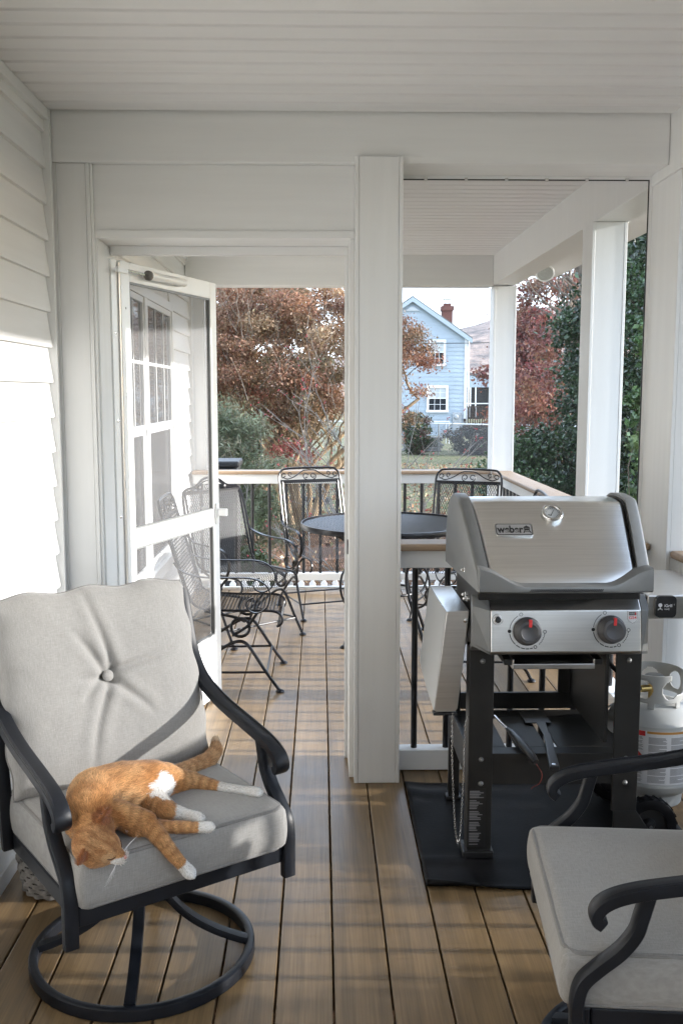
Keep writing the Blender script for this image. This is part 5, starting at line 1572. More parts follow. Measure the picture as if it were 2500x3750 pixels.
def leaf_mesh(name, C, size, cols, m, parent, aspect=.5, up_bias=.0, jit=.35):
    n = len(C)
    a = rng.normal(size=(n, 3)); a[:, 2] += up_bias; a /= np.linalg.norm(a, axis=1)[:, None]
    b = rng.normal(size=(n, 3)); b -= a * (a * b).sum(1)[:, None]; b /= np.linalg.norm(b, axis=1)[:, None]
    s = (size * (1 + jit * rng.normal(size=n)).clip(.4, 1.9))[:, None] if np.isscalar(size) else size[:, None]
    c = np.cross(a, b)
    V = np.empty((n, 4, 3))
    V[:, 0] = C - a * s * .5
    V[:, 1] = C + b * s * aspect * .5 + c * s * .06
    V[:, 2] = C + a * s * .5
    V[:, 3] = C - b * s * aspect * .5 + c * s * .06
    F = np.arange(4 * n).reshape(n, 4)
    return np_mesh(name, V.reshape(-1, 3), F, m, parent, np.repeat(cols, 4, axis=0))

def pick(palette, n, jit=.18):
    p = np.array([q[:3] for q in palette]); w_ = np.array([q[3] for q in palette], float); w_ /= w_.sum()
    c = p[rng.choice(len(p), n, p=w_)]
    return np.clip(c * (1 + jit * rng.normal(size=(n, 1))) * (1 + .06 * rng.normal(size=(n, 3))), .004, .9)

def clump_points(centers, radii, per, flat=.75, shell=.55):
    """leaf positions scattered through clumps, denser towards each clump's skin"""
    out = []; idx = []
    for i, (c, r) in enumerate(zip(centers, radii)):
        n = int(per * (r / np.mean(radii)) ** 2)
        d_ = rng.normal(size=(n, 3)); d_ /= np.linalg.norm(d_, axis=1)[:, None]
        q = (shell + (1 - shell) * rng.random(n)) ** 1.0 * (1 + .18 * rng.normal(size=n))
        p = d_ * (q * r)[:, None]; p[:, 2] *= flat
        out.append(p + c); idx.append(np.full(n, i))
    return np.concatenate(out), np.concatenate(idx)

def limb(mb, a, b, r0, r1, bend=.12, n=6, seg=7):
    a, b = Vector(a), Vector(b)
    L = (b - a).length
    pts = []
    off = Vector((random.uniform(-1, 1), random.uniform(-1, 1), random.uniform(-.4, .4))) * L * bend
    off2 = Vector((random.uniform(-1, 1), random.uniform(-1, 1), random.uniform(-.4, .4))) * L * bend * .4
    for k in range(seg + 1):
        t = k / seg
        pts.append(a.lerp(b, t) + off * math.sin(math.pi * t) + off2 * math.sin(3 * math.pi * t))
    mb.tube(pts, [r0 + (r1 - r0) * k / seg for k in range(seg + 1)], n)
    return pts

# ================================================================ crape myrtle in autumn colour
cm = thing('crape_myrtle_tree', (-.45, 17.0, GZ), 0, 'wide multi-stemmed tree with rusty brown autumn leaves framed by the doorway', 'tree')
def rel(p, o=(-.45, 17.0, GZ)): return np.asarray(p) - np.asarray(o)
stems = [(-.60, -.92, -1.25), (-.52, -.80, -.95), (-.45, -.66, -.55), (-.40, -.56, -.2), (-.36, -.47, .05), (-.30, -.35, .35), (-.25, -.16, .85), (-.20, .10, 1.35), (-.22, .28, 1.75)]
tips = []
for i, (xb, xm, xt) in enumerate(stems):
    s = MB(); yo = 17 + random.uniform(-.35, .35)
    p0 = Vector((xb, yo, GZ - .05)); p1 = Vector((xm, yo + random.uniform(-.15, .15), .2)); p2 = Vector((xt, yo + random.uniform(-.6, .6), random.uniform(1.25, 1.75)))
    pts = catmull([p0, p0.lerp(p1, .5) + Vector((random.uniform(-.07, .07), 0, 0)), p1, p1.lerp(p2, .5) + Vector((random.uniform(-.1, .1), random.uniform(-.1, .1), 0)), p2], 5)
    r = random.uniform(.045, .068)
    s.tube(pts, [r * (1 - .6 * k / (len(pts) - 1)) for k in range(len(pts))], 8)
    for q in range(5):
        st_ = pts[random.randint(8, len(pts) - 1)]
        e = st_ + Vector((random.uniform(-.9, .9), random.uniform(-.8, .8), random.uniform(.35, 1.5)))
        bp_ = limb(s, st_, e, r * .40, .008, .15, 6)
        tips.append(e)
        for w_ in range(3):
            b0 = bp_[random.randint(2, 6)]
            limb(s, b0, b0 + Vector((random.uniform(-.5, .5), random.uniform(-.5, .5), random.uniform(.1, .7))), .009, .003, .15, 4, 4)
    s.v = [tuple(rel(p)) for p in s.v]
    s.build('trunk', 'smooth_bark', cm, smooth=True)
cen = []; rad_ = []
while len(cen) < 330:
    u = rng.uniform(-1, 1, 3)
    if u[0] ** 2 + u[1] ** 2 + u[2] ** 2 > 1: continue
    if np.linalg.norm(u) < .35: continue
    x, y, z = -.70 + 2.60 * u[0], 17.1 + 2.0 * u[1], 1.95 + 1.75 * u[2]
    if z < .95 + .25 * math.sin(x * 2.3) + .35 * max(0, 1 - abs(x + .5)): continue
    if x > .35 and z < 1.75 and rng.random() < .80: continue          # open lower right flank
    cen.append((x, y, z)); rad_.append(rng.uniform(.24, .42))
for q in ((-1.75, 16.2, 1.05), (-2.0, 16.4, 1.15), (-1.55, 16.3, .98), (.9, 16, .85), (1.2, 16.2, .75), (1.5, 16.3, 1.05), (-.45, 15.6, .62), (-.2, 15.6, .5), (-.65, 15.6, .55), (1.65, 16.2, 1.5), (1.75, 16.4, 2.2), (1.55, 16.4, 2.5)):
    cen.append(q); rad_.append(.27)
cen = np.array(cen); rad_ = np.array(rad_)
C_, idx = clump_points(cen, rad_, 520, .6, .2)
pal = [(.20, .100, .058, 4), (.29, .165, .088, 3.4), (.125, .062, .040, 3), (.35, .225, .130, 2.0), (.25, .085, .055, 1.0), (.125, .115, .065, 1.8), (.43, .33, .22, .9)]
base_c = pick(pal, len(cen), .15)[idx] * .55 + pick(pal, len(C_), .25) * .45
nlast = len(cen) - 12
red = np.isin(idx, [nlast, nlast + 1, nlast + 2, nlast + 6, nlast + 7, nlast + 8])
base_c[red] = pick([(.27, .07, .055, 3), (.20, .06, .05, 2), (.20, .11, .06, 2)], red.sum())
leaf_mesh('crown', rel(C_), .045, base_c, 'leaf', cm, .46)
# bare upright shoots that stand out of the foliage
tw = MB()
for q in range(120):
    x = random.uniform(-2.6, 1.2); z = random.uniform(1.2, 3.0); y = random.uniform(14.9, 15.9)
    limb(tw, (x, y, z), (x + random.uniform(-.25, .35), y - random.uniform(0, .3), z + random.uniform(.3, .7)), .005, .002, .12, 4, 4)
tw.v = [tuple(rel(p)) for p in tw.v]
tag(tw.build('shoots', 'bark', cm), kind='stuff')

# ================================================================ generic bushy tree / shrub
def bushy(name, loc, rx, ry, z0, z1, nclump, per, size, pal, label, cat='tree', trunk_r=.08, leaf='evergreen_leaf', cone=0.0, r_cl=(.22, .40), stems_n=1, bark='bark', group=None, aspect=.5, flat=.8, clump_mix=.5, jit=.22, crot=0.0):
    t = thing(name, loc, 0, label, cat, group)
    cen = []; rad = []
    guard = 0
    while len(cen) < nclump and guard < nclump * 60:
        guard += 1
        u = rng.uniform(-1, 1, 3)
        h = (u[2] + 1) / 2
        k = (1 - cone * h) * math.sqrt(max(0.02, 1 - abs(2 * h - 1) ** 3.0)) if cone < .9 else (1 - h * .96)
        rr_ = math.hypot(u[0], u[1])
        if rr_ > 1 or rr_ < .45 and rng.random() < .6: continue
        wob_ = 1 + .28 * mnoise.noise((u[0] * 2 + loc[0], u[1] * 2 + loc[1], h * 5))
        cen.append((u[0] * rx * k * wob_, u[1] * ry * k * wob_, z0 + (z1 - z0) * h)); rad.append(rng.uniform(*r_cl))
    cen = np.array(cen); rad = np.array(rad)
    C_, idx = clump_points(cen, rad, per, flat, .3)
    C_ = C_[C_[:, 2] > .02]; idx = idx[:len(C_)]
    col = pick(pal, len(cen), .2)[idx] * clump_mix + pick(pal, len(C_), jit) * (1 - clump_mix)
    leaf_mesh('crown', C_, size, col, leaf, t, aspect)
    tr = MB()
    for s in range(stems_n):
        a = random.uniform(0, 6.28); d_ = 0 if stems_n == 1 else random.uniform(.02, .12) * rx
        top = (d_ * 5 * math.cos(a), d_ * 5 * math.sin(a), z0 + (z1 - z0) * random.uniform(.55, .8))
        pp = limb(tr, (d_ * math.cos(a), d_ * math.sin(a), -.05), top, trunk_r, trunk_r * .3, .06, 8)
        for q in range(7):
            c = cen[random.randrange(len(cen))]
            limb(tr, pp[random.randint(2, 7)], tuple(c), trunk_r * .3, .006, .1, 5, 5)
    tr.build('trunk', bark, t, smooth=True)
    return t
HOL = [(.016, .038, .014, 4), (.032, .070, .024, 3), (.006, .014, .007, 2.5), (.065, .12, .045, 1.4), (.12, .17, .085, .4)]
bushy('holly_tree', (4.15, 11.6, GZ), 2.1, 1.6, .1, 4.5, 380, 340, .054, HOL, 'dense dark green holly tree behind the side railing', cone=.62, trunk_r=.11, group='evergreen trees beyond the railing')
bushy('holly_tree', (3.75, 9.75, GZ), .95, .85, .1, 6.2, 230, 360, .050, HOL, 'tall dark evergreen right of the second post, filling the screen edge', cone=.35, trunk_r=.09, group='evergreen trees beyond the railing')
bushy('evergreen_shrub', (2.72, 12.3, GZ), .75, .7, .05, 1.75, 90, 340, .052, [(.028, .06, .018, 3), (.05, .10, .03, 2), (.015, .03, .011, 2), (.09, .14, .05, .6)], 'low dark green shrub beside the far corner post', 'shrub', .03, stems_n=3)
bushy('evergreen_sapling', (3.02, 9.0, GZ), .26, .26, .7, 3.05, 34, 130, .065, [(.07, .125, .04, 3), (.11, .17, .06, 2), (.04, .08, .025, 2)], 'bright green young tree standing before the dark evergreen', 'tree', .018, cone=.6, r_cl=(.10, .18))
bushy('red_maple_tree', (6.6, 25, GZ), 2.3, 2.2, .7, 5.4, 190, 160, .10, [(.21, .070, .058, 4), (.29, .115, .075, 3), (.16, .065, .06, 3), (.34, .20, .11, 1.6), (.17, .11, .085, 3)], 'tree with dark red autumn leaves between the two far posts', leaf='leaf', trunk_r=.13, r_cl=(.3, .55))
bushy('red_shrub', (8.6, 40, GZ), 1.3, 1.3, .3, 5.6, 120, 150, .16, [(.14, .06, .055, 3), (.24, .055, .05, 2), (.10, .06, .05, 2)], 'purple-brown tall bush right of the blue house', 'shrub', .08, leaf='leaf', r_cl=(.4, .65))
bushy('willow_shrub', (-1.18, 12.6, GZ), .80, .6, .1, 2.15, 120, 260, .060, [(.15, .165, .095, 4), (.22, .235, .15, 2.5), (.08, .095, .05, 3), (.19, .145, .09, 1.2)], 'grey-green feathery shrub left of the autumn tree', 'shrub', .016, leaf='leaf', stems_n=9, bark='twig', aspect=.22, r_cl=(.16, .30))
bushy('conifer_tree', (-6.2, 30, GZ), 2.6, 2.2, .2, 6.5, 200, 160, .16, [(.025, .055, .025, 3), (.05, .085, .045, 2), (.08, .07, .05, 1)], 'dark evergreen far behind the autumn tree on the left', cone=.6, trunk_r=.15, r_cl=(.4, .7), group='trees far behind the autumn tree')
bushy('brown_tree', (-2.4, 33, GZ), 2.6, 2.2, .3, 7, 200, 160, .16, [(.13, .085, .06, 3), (.20, .13, .08, 2), (.08, .055, .045, 2), (.09, .10, .05, 1)], 'brown leaved tree far behind the doorway tree', leaf='leaf', trunk_r=.15, r_cl=(.4, .7), group='trees far behind the autumn tree')
bushy('boxwood_shrub', (-.78, 10.9, GZ), .28, .26, .02, .62, 36, 160, .035, [(.05, .075, .02, 3), (.08, .10, .03, 2), (.03, .04, .012, 2)], 'small olive green shrub behind the far railing', 'shrub', .01, r_cl=(.08, .14), stems_n=3)

SHR = [(.035, .06, .02, 3), (.06, .09, .03, 2), (.02, .035, .012, 2)]  # out-of-view shrubs added to keep low sun off the near floor
for q, (x, y, zt, lb_) in enumerate(((2.35, -1.2, 1.36, 'unseen rounded shrub added to block low sun outside the porch railing, nearest the back end'), (2.45, -.1, 1.42, 'unseen rounded shrub added to block low sun outside the porch railing, second from the back end'), (2.35, .95, 1.40, 'unseen rounded shrub added to block low sun outside the porch railing, third from the back end'), (2.45, 1.95, 1.46, 'unseen rounded shrub added to block low sun outside the porch railing, fourth from the back end'), (2.40, 2.9, 1.42, 'unseen rounded shrub added to block low sun outside the porch railing next to the grill'))):
    bushy('sun_block_shrub', (x, y, GZ), .62, .62, .03, zt, 70, 130, .05, SHR, lb_, 'shrub', .02, r_cl=(.13, .22), stems_n=3, group='unseen shrubs added to block low sun')
# ---- tall bare tree with a leaning trunk
bt_ = thing('bare_tree', (4.35, 15.5, GZ), 0, 'bare tree with a thick leaning trunk rising out of the holly', 'tree')
tk_ = MB()
tp = catmull([(0, 0, -.05), (.02, 0, 1.5), (.0, 0, 3.0), (-.12, 0, 3.9), (-.42, 0, 4.8), (-.85, .1, 6.2)], 5)
tk_.tube(tp, [.20 * (1 - .45 * k / (len(tp) - 1)) for k in range(len(tp))], 10)
tk_.build('trunk', 'bark', bt_, smooth=True)
br = MB()
limb(br, (.0, 0, 2.9), (.30, .05, 6.5), .12, .05, .04, 8)
limb(br, (-.25, -.3, 2.2), (-.62, -.25, 4.6), .035, .02, .08, 6)
for q in range(34):
    s_ = tp[random.randint(9, len(tp) - 1)] if q % 2 else Vector((-.45 + random.uniform(-.15, .15), -.25, random.uniform(2.8, 4.4)))
    e = s_ + Vector((random.uniform(-1.1, .5), random.uniform(-.5, .5), random.uniform(.1, 1.3)))
    bpz = limb(br, s_, e, .020, .005, .14, 5, 6)
    for w_ in range(3):
        b0 = bpz[random.randint(2, 6)]; limb(br, b0, b0 + Vector((random.uniform(-.5, .4), random.uniform(-.3, .3), random.uniform(-.1, .5))), .007, .003, .15, 4, 4)
br.build('branches', 'bark', bt_, smooth=True)

# ---- dogwood with bare twigs and red berries
dg_ = thing('berry_bush', (.75, 10.2, GZ), 0, 'bare pale-twigged bush with red berries above the far railing', 'shrub')
tg = MB(); bpos = []
def grow(a, d_, L, r, lev):
    b0 = Vector(a); e = b0 + Vector(d_).normalized() * L
    pts = limb(tg, b0, e, r, r * .45, .07, 5, 5)
    if lev == 0:
        bpos.append(pts[-1]); 
        if random.random() < .5: bpos.append(pts[-2] + Vector((random.uniform(-.02, .02), 0, .01)))
        return
    for q in range(3 if lev > 1 else 2):
        s_ = pts[random.randint(2, 5)]
        dd = (Vector(d_).normalized() + Vector((random.uniform(-.75, .75), random.uniform(-.6, .6), random.uniform(-.15, .45)))).normalized()
        grow(s_, dd, L * random.uniform(.55, .75), r * .55, lev - 1)
for d_, L in (((-.55, -.05, .95), 1.35), ((-.15, .1, 1), 1.45), ((.45, 0, .8), 1.3), ((.9, .1, .75), 1.2), ((-.85, -.2, .75), 1.1), ((.1, -.3, .9), 1.05), ((.65, -.25, .6), 1.0), ((-.3, .3, .8), 1.2)):
    grow((random.uniform(-.05, .05), random.uniform(-.05, .05), 0), d_, L, .017, 3)
tg.build('twigs', 'twig', dg_, smooth=True)
bb = MB(); ico = [(0, 0, 1), (.894, 0, .447), (.276, .851, .447), (-.724, .526, .447), (-.724, -.526, .447), (.276, -.851, .447), (.724, .526, -.447), (-.276, .851, -.447), (-.894, 0, -.447), (-.276, -.851, -.447), (.724, -.526, -.447), (0, 0, -1)]
icf = [(0, 1, 2), (0, 2, 3), (0, 3, 4), (0, 4, 5), (0, 5, 1), (1, 6, 2), (2, 7, 3), (3, 8, 4), (4, 9, 5), (5, 10, 1), (6, 7, 2), (7, 8, 3), (8, 9, 4), (9, 10, 5), (10, 6, 1), (11, 7, 6), (11, 8, 7), (11, 9, 8), (11, 10, 9), (11, 6, 10)]
for p in bpos:
    for q in range(random.randint(1, 3)):
        r = random.uniform(.005, .0085); o_ = p + Vector((random.uniform(-.016, .016), random.uniform(-.016, .016), random.uniform(-.016, .012)))
        bb.add([(o_.x + r * x, o_.y + r * y, o_.z + r * z) for x, y, z in ico], icf)
tag(bb.build('berries', mat('red_berry', (.36, .03, .035), .4, var=.25, scale=30), dg_, smooth=True), kind='stuff')

# ================================================================ neighbour's house
HY = 55.0
M['blue_siding'] = mat('pale_blue_siding', (.34, .395, .445), .7, var=.05, scale=1.2, bump=.05, bscale=6, rnd=.03)
M['house_white'] = mat('house_white_paint', (.72, .72, .72), .6, var=.03)
M['brick'] = mat('red_brick', (.085, .034, .028), .9, col2=(.15, .06, .048), scale=9, bump=.3, bscale=20)
M['shingle'] = mat('grey_shingle', (.13, .135, .13), .9, var=.25, scale=4)
M['curtain'] = mat('grey_curtain', (.42, .44, .44), .8, var=.1, scale=2, stretch=(6, 1, .3))
M['dark_wood'] = mat('dark_stained_wood', (.045, .03, .022), .8, var=.4, scale=6)
hs_ = thing('blue_house', (5.1, HY, GZ), 0, 'pale blue two-storey house with a gable and brick chimney', 'house')
AX, AZ = 0.0, 7.50; EX, EZ = 3.05, 5.42            # apex and eave relative to the root
lz = -.25; ex = .235
def gable_half(z): return EX if z <= EZ else EX * (AZ - z) / (AZ - EZ)
MB().box(-EX, EX, .06, 8.5, -.3, EZ).prism([(-EX, EZ), (EX, EZ), (0, AZ)], 1, .06, 8.5).build('wall', 'blue_siding', hs_)
while lz < AZ - .1:
    z0, z1 = lz, min(lz + ex, AZ - .02)
    w0, w1 = gable_half(z0), gable_half(z1)
    m_ = MB().add([(-w0, .036, z0), (w0, .036, z0), (w1, .054, z1), (-w1, .054, z1), (-w0, .0595, z0), (w0, .0595, z0), (w1, .0595, z1), (-w1, .0595, z1)],
                  [(0, 1, 2, 3), (4, 7, 6, 5), (0, 4, 5, 1), (1, 5, 6, 2), (3, 2, 6, 7), (0, 3, 7, 4)])
    m_.build('siding_board', 'blue_siding', hs_)
    lz += ex
rf = MB()
for s in (-1, 1):
    ox_, oz_ = s * (EX + .28), EZ - .28 * (AZ - EZ) / EX
    rf.add([(0, -.16, AZ + .02), (ox_, -.16, oz_ + .02), (ox_, 8.7, oz_ + .02), (0, 8.7, AZ + .02), (0, -.16, AZ + .20), (ox_, -.16, oz_ + .20), (ox_, 8.7, oz_ + .20), (0, 8.7, AZ + .20)],
           [(0, 1, 2, 3), (4, 7, 6, 5), (0, 4, 5, 1), (1, 5, 6, 2), (2, 6, 7, 3), (0, 3, 7, 4)])
rfo = rf.build('roof', 'shingle', hs_)
rk = MB()
for s in (-1, 1):
    ox_, oz_ = s * (EX + .28), EZ - .28 * (AZ - EZ) / EX
    rk.add([(0, -.20, AZ - .13), (ox_, -.20, oz_ - .13), (ox_, -.20, oz_ + .12), (0, -.20, AZ + .12), (0, -.161, AZ - .13), (ox_, -.161, oz_ - .13), (ox_, -.161, oz_ + .12), (0, -.161, AZ + .12)], [(0, 1, 2, 3), (4, 7, 6, 5), (0, 4, 5, 1), (1, 5, 6, 2), (2, 6, 7, 3), (0, 3, 7, 4)])
rk.build('rake_board', 'blue_siding', rfo)
chm = MB().box(2.06, 2.64, 3.0, 3.8, 5.2, 7.15).box(2.00, 2.70, 2.94, 3.86, 7.15, 7.42).box(2.14, 2.56, 3.1, 3.7, 7.42, 7.58).build('chimney', 'brick', rfo)
MB().box(2.10, 2.60, 3.0, 3.8, 7.80, 7.84).box(2.2, 2.23, 3.2, 3.23, 7.58, 7.80).box(2.47, 2.50, 3.2, 3.23, 7.58, 7.80).box(2.2, 2.23, 3.6, 3.63, 7.58, 7.80).box(2.47, 2.50, 3.6, 3.63, 7.58, 7.80).build('chimney_cap', 'steel', rfo)
vt = MB().prism([(-.42, AZ - .62), (.42, AZ - .62), (0, AZ - .34)], 1, -.02, .03).build('gable_vent', 'blue_siding', hs_)
for k in range(4):
    MB().box(-.36 + .085 * k, .36 - .085 * k, -.045, -.021, AZ - .60 + .055 * k, AZ - .575 + .055 * k).build('louvre', 'house_white', vt)
MB().box(EX - .12, EX + .03, -.03, .0195, -.25, EZ - .02).build('corner_board', 'house_white', hs_)
MB().tube([(EX + .10, -.05, EZ - .1), (EX + .10, -.05, -.2)], .045, 8).build('downspout', 'house_white', hs_, smooth=True)
def hwin(x0, x1, z0, z1):
    wv = MB().box(x0, x0 + .13, -.05, .0, z0, z1).box(x1 - .13, x1, -.05, .0, z0, z1).box(x0 + .13, x1 - .13, -.05, .0, z1 - .13, z1).box(x0 - .03, x1 + .03, -.08, .0, z0 - .07, z0 + .06)
    wn_ = wv.build('window', 'house_white', hs_)
    zm = (z0 + z1) / 2
    MB().box(x0 + .13, x1 - .13, -.035, -.005, zm - .025, zm + .025).build('meeting_rail', 'house_white', wn_)
    MB().box(x0 + .13, x1 - .13, -.012, -.002, z0 + .06, zm - .025).build('pane', 'glass', wn_)
    MB().box(x0 + .13, x1 - .13, -.012, -.002, zm + .025, z1 - .13).build('pane', 'curtain', wn_)
    mu = MB()
    for (a, b) in ((z0 + .06, zm - .026), (zm + .026, z1 - .131)):
        for q in (1, 2):
            x = x0 + .13 + (x1 - x0 - .26) * q / 3; mu.box(x - .011, x + .011, -.022, -.013, a, b)
        mu.box(x0 + .131, x1 - .131, -.0225, -.0135, (a + b) / 2 - .011, (a + b) / 2 + .011)
    mu.build('muntins', 'house_white', wn_)
hwin(.92, 1.88, 3.93, 5.32); hwin(.84, 2.05, 1.37, 2.80); hwin(-1.9, -.95, 3.93, 5.32)
MB().box(2.30, 2.78, -.16, -.001, .30, 1.30).lathe([(0, -.26), (.10, -.25), (.13, -.2), (.13, -.16)], 16, (2.48, 0, 1.05), axis=1).build('meter_box', mat('meter_grey', (.36, .38, .40), .5, .2, var=.1), hs_, smooth=True, sharp=30)
MB().box(2.92, 3.04, -.12, -.001, .80, .95).tube([(2.98, -.06, .8), (2.95, -.06, .2), (2.9, -.06, -.1)], .02, 6).build('cable_box', 'dark_wood', hs_)
MB().tube([(-3, -.3, 5.20), (0, -.25, 5.08), (3.2, -.2, 5.12), (8, -.2, 5.25)], .018, 5).build('service_wire', 'print', hs_)
# ---- side porch and dark wooden deck of the house
ph = MB().add([(3.06, 1.0, 3.46), (5.2, 1.0, 3.05), (5.2, 5.0, 3.05), (3.06, 5.0, 3.46), (3.06, 1.0, 3.60), (5.2, 1.0, 3.19), (5.2, 5.0, 3.19), (3.06, 5.0, 3.60)], [(0, 1, 2, 3), (4, 7, 6, 5), (0, 4, 5, 1), (1, 5, 6, 2), (2, 6, 7, 3), (0, 3, 7, 4)]).build('porch_roof', 'shingle', hs_)
MB().prism([(3.06, 2.70), (5.1, 2.70), (5.1, 3.04), (3.06, 3.44)], 1, 1.05, 1.12).build('porch_gable', 'blue_siding', hs_)
pf = MB()
for x in (3.10, 3.42, 3.72, 4.5, 5.05): pf.box(x, x + .07, 1.05, 1.12, 1.0, 2.699)
pf.box(3.10, 5.1, 1.06, 1.11, 1.75, 1.81)
pf.build('porch_frame', 'house_white', hs_)
MB().box(3.10, 5.1, 1.20, 1.22, .9, 2.70).build('porch_screen', 'print', hs_)
dk = MB().box(3.0, 5.6, -.8, 1.0, .42, .56).build('rear_deck', 'dark_wood', hs_)
for k in range(20):
    MB().box(3.02 + .13 * k, 3.08 + .13 * k, -.84, -.80, .58, 1.58).build('picket', 'dark_wood', dk)
MB().box(3.0, 5.6, -.86, -.78, 1.585, 1.65).box(3.0, 5.6, -.845, -.801, .50, .57).build('rail', 'dark_wood', dk)
lt_ = MB()
for k in range(24): lt_.box(3.02 + .11 * k, 3.06 + .11 * k, -.78, -.76, -.25, .41)
for k in range(6): lt_.box(3.0, 5.6, -.80, -.781, -.22 + .11 * k, -.185 + .11 * k)
lt_.build('lattice', 'house_white', dk)

# ================================================================ fence between the gardens
fn = thing('chain_link_fence', (6.5, 36, GZ), R(-38), 'chain-link garden fence with a pale top rail in front of the blue house', 'fence')
for k in range(9):
    MB().tube([(-10 + 2.5 * k, 0, 0), (-10 + 2.5 * k, 0, 1.24)], .022, 8).build('fence_post', 'grill_grey', fn, smooth=True)
MB().tube([(-10, 0, 1.22), (10, 0, 1.22)], .024, 8).build('top_rail', 'house_white', fn, smooth=True)
MB().quad((-10, 0, .02), (10, 0, .02), (10, 0, 1.2), (-10, 0, 1.2)).build('wire_mesh', screen_mat('chain_link_wire', .22, (.25, .25, .26)), fn)
fw_ = thing('wire_fence', (0, 20.8, GZ), R(-3), 'thin wire strung across the lawn behind the autumn tree', 'fence')
MB().tube([(-5, 0, .86), (-2, 0, .80), (2, 0, .78), (6, 0, .70)], .014, 5).build('wire', 'print', fw_)
for x in (-4.6, .85, 5.6): MB().tube([(x, 0, -.1), (x, 0, 1.0)], .022, 6).build('stake', 'grill_grey', fw_)
# garden frame, woodpile and brush between fence and house
gf = thing('pipe_trellis', (4.95, 46, GZ), 0, 'white pipe frame standing on the lawn before the blue house', 'frame')
MB().tube([(-1.25, 0, 0), (-1.25, 0, 1.05), (1.1, 0, 1.05), (1.1, 0, 0)], .022, 6).tube([(.95, 0, 0), (.95, 0, 1.0)], .016, 6).build('pipes', 'house_white', gf)
sp_ = thing('plank_stack', (4.35, 40.5, GZ), 0, 'low stack of pale planks on the neighbour lawn', 'planks')
for k in range(6):
    MB().box(-.95 + .05 * (k % 2), .60 + .06 * (k % 3), -.4, .4, .02 + .10 * k, .085 + .10 * k).build('plank', 'wicker', sp_)
bushy('brush_pile', (6.5, 38, GZ), 1.7, 1.0, .05, 1.05, 90, 150, .10, [(.035, .03, .025, 3), (.06, .05, .035, 2), (.10, .05, .05, 1), (.03, .045, .02, 2)], 'dark brush heap behind the chain-link fence', 'brush', .03, leaf='leaf', stems_n=6, bark='twig', r_cl=(.25, .4))
bushy('garden_shrub', (3.7, 38, GZ), .7, .6, .05, 1.5, 40, 150, .09, [(.03, .05, .02, 3), (.05, .08, .03, 2), (.12, .05, .05, 1)], 'small dark shrub left of the plank stack', 'shrub', .02, stems_n=3, r_cl=(.2, .32))
shd_ = thing('garden_shed', (8.3, 33.5, GZ), R(-25), 'low grey shed roof between the shrubs right of the corner post', 'shed')
MB().box(-1.5, 1.5, -1, 1, 0, .75).build('wall', 'wicker', shd_)
MB().add([(-1.7, -1.2, .70), (1.7, -1.2, .70), (1.7, 1.2, 1.15), (-1.7, 1.2, 1.15), (-1.7, -1.2, .78), (1.7, -1.2, .78), (1.7, 1.2, 1.23), (-1.7, 1.2, 1.23)], [(0, 1, 2, 3), (4, 7, 6, 5), (0, 4, 5, 1), (1, 5, 6, 2), (2, 6, 7, 3), (0, 3, 7, 4)]).build('roof', 'shingle', shd_)

# ================================================================ far hills
hv_ = []; nh_ = 90
for j in range(12):
    for i in range(nh_ + 1):
        x = -700 + 1700 * i / nh_; f = j / 11
        ridge = 19 + 30 * max(0, min(1, (x - 10) / 110)) + 6 * mnoise.noise((x * .012, 3, 0)) + 2.5 * mnoise.noise((x * .06, 9, 0))
        hv_.append((x, 330 + 160 * f + 6 * mnoise.noise((x * .05, j, 1)), GZ - 1 + ridge * math.sin(f * math.pi / 2) ** .8))
hl = MB().add(hv_, [(j * (nh_ + 1) + i, j * (nh_ + 1) + i + 1, (j + 1) * (nh_ + 1) + i + 1, (j + 1) * (nh_ + 1) + i) for j in range(11) for i in range(nh_)])
o = hl.build('hills', mat('autumn_hillside', (.10, .085, .08), .95, col2=(.34, .245, .195), scale=.11, bump=.5, bscale=.3, bdist=2), None, smooth=True); tag(o, kind='structure')

# ================================================================ small things just behind the far railing
pf_ = thing('picket_fence', (0, 8.22, GZ), 0, 'low white picket fence just behind the deck under the far railing', 'fence')
pk0 = None
for k in range(34):
    if pk0 is None:
        pk0 = MB().prism([(-.027, .06), (.027, .06), (.027, .775), (0, .815), (-.027, .775)], 1, 0, .018).build('picket', 'trim', pf_, bevel=.002); o = pk0
    else:
        o = pk0.copy(); COL.objects.link(o)
    o.location = (-1.62 + .097 * k, 0, random.uniform(-.004, .004))
for z in (.2, .60): MB().box(-1.66, 1.64, .0185, .05, z, z + .07).build('fence_rail', 'trim_h', pf_, bevel=.002)
bn = thing('black_bin', (-.915, 8.75, GZ), 0, 'tall black lidded bin beyond the far railing next to the door edge', 'bin')
MB().prism([(-.17, 0), (.17, 0), (.19, 1.74), (-.19, 1.74)], 1, -.19, .19).build('body', 'plastic', bn, bevel=.01)
MB().box(-.21, .21, -.21, .21, 1.741, 1.80).build('lid', 'plastic', bn, bevel=.018)
pt_ = thing('plant_pot', (-1.38, 22.6, GZ), 0, 'terracotta pot with dark inner pot standing on a mulch bed', 'pot')
MB().lathe([(0, .0), (.17, .0), (.20, .10), (.215, .22), (.24, .225), (.24, .30), (.21, .30), (.19, .26), (0, .24)], 24).build('pot', mat('terracotta', (.30, .12, .075), .8, var=.25, scale=9), pt_, smooth=True)
MB().lathe([(0, .45), (.17, .45), (.18, .44), (.15, .25)], 20).build('inner_pot', 'plastic', pt_, smooth=True)
dp_ = MB(); L = []
for k in range(160):
    t = k / 159; L.append((-2.1 + 2.3 * t, 21.6 - .55 * t + .1 * math.sin(t * 4), GZ + .09))
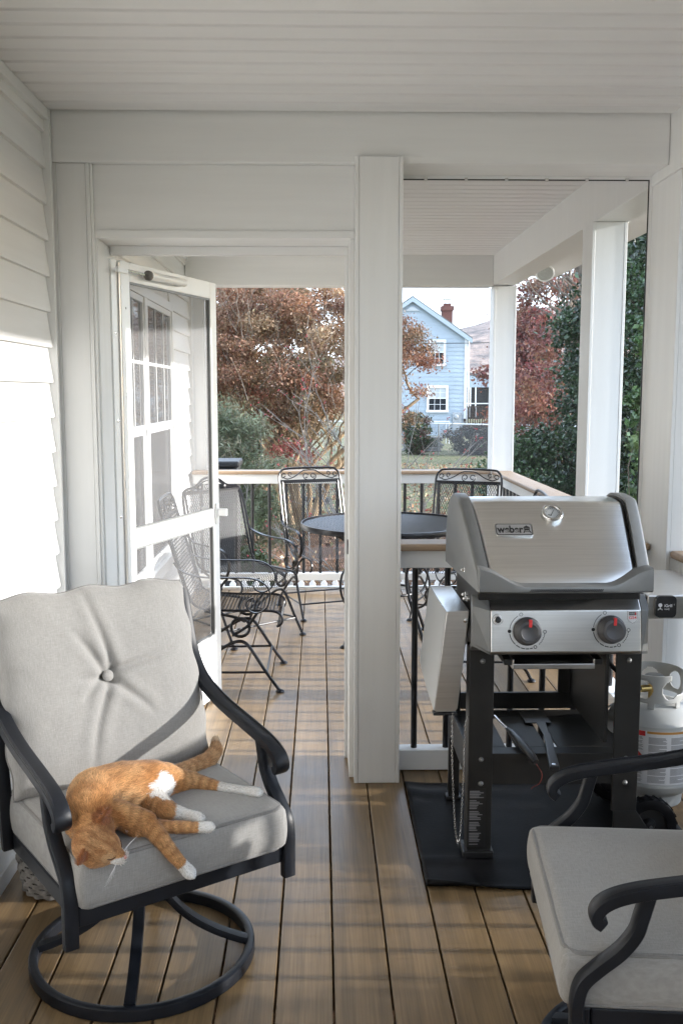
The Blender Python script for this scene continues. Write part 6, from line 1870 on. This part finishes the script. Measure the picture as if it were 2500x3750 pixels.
dp_.tube(L, [.060 + .008 * (k % 2) for k in range(160)], 10)
tag(dp_.build('drain_pipe', 'plastic', None), 'black corrugated drain pipe lying along the mulch bed', 'pipe')
def grass_clump(x, y, h, n, col, label):
    t = thing('grass_clump', (x, y, GZ), 0, label, 'grass plant', 'grass plants in the mulch bed')
    b = MB()
    for q in range(n):
        a = random.uniform(0, 6.28); l = h * random.uniform(.6, 1.1); sp = random.uniform(.25, .9) * l
        pts = [Vector((0, 0, 0)), Vector((math.cos(a) * sp * .35, math.sin(a) * sp * .35, l * .6)), Vector((math.cos(a) * sp * .75, math.sin(a) * sp * .75, l * .72)), Vector((math.cos(a) * sp * 1.1, math.sin(a) * sp * 1.1, l * .5))]
        sd_ = Vector((-math.sin(a), math.cos(a), 0)) * .010
        vs = []
        for k, p in enumerate(catmull(pts, 3)):
            w_ = sd_ * max(.05, 1 - k / 9); vs += [p - w_, p + w_]
        b.add(vs, [(2 * k, 2 * k + 1, 2 * k + 3, 2 * k + 2) for k in range(len(vs) // 2 - 1)])
    b.build('blades', mat('grass_blade', col, .6, var=.3, scale=20), t, fix=False)
grass_clump(-1.42, 17.6, .50, 60, (.13, .19, .06), 'pale green strappy grass plant left of the balusters in the mulch')
grass_clump(-1.05, 16.6, .55, 110, (.07, .12, .045), 'dark green arching grass plant in the mulch, seen between two balusters')
grass_clump(-.62, 11.6, .38, 50, (.15, .20, .08), 'low grass plant at the foot of the far railing')
grass_clump(1.6, 14.5, .45, 60, (.10, .14, .06), 'grass plant behind the table on the right')
# leaf litter on the bed and lawn
n = 9000
P_ = np.column_stack([rng.uniform(-4.5, 6, n), 9 + 24 * rng.random(n) ** 1.2, np.full(n, GZ + .035)])
cl = pick([(.20, .10, .055, 3), (.32, .19, .10, 2), (.11, .06, .04, 2), (.40, .30, .19, 1)], n, .25)
o = leaf_mesh('leaf_litter', P_, .075, cl, 'leaf', None, .7); tag(o, 'dry brown leaves scattered over mulch and lawn', 'leaves', kind='stuff')
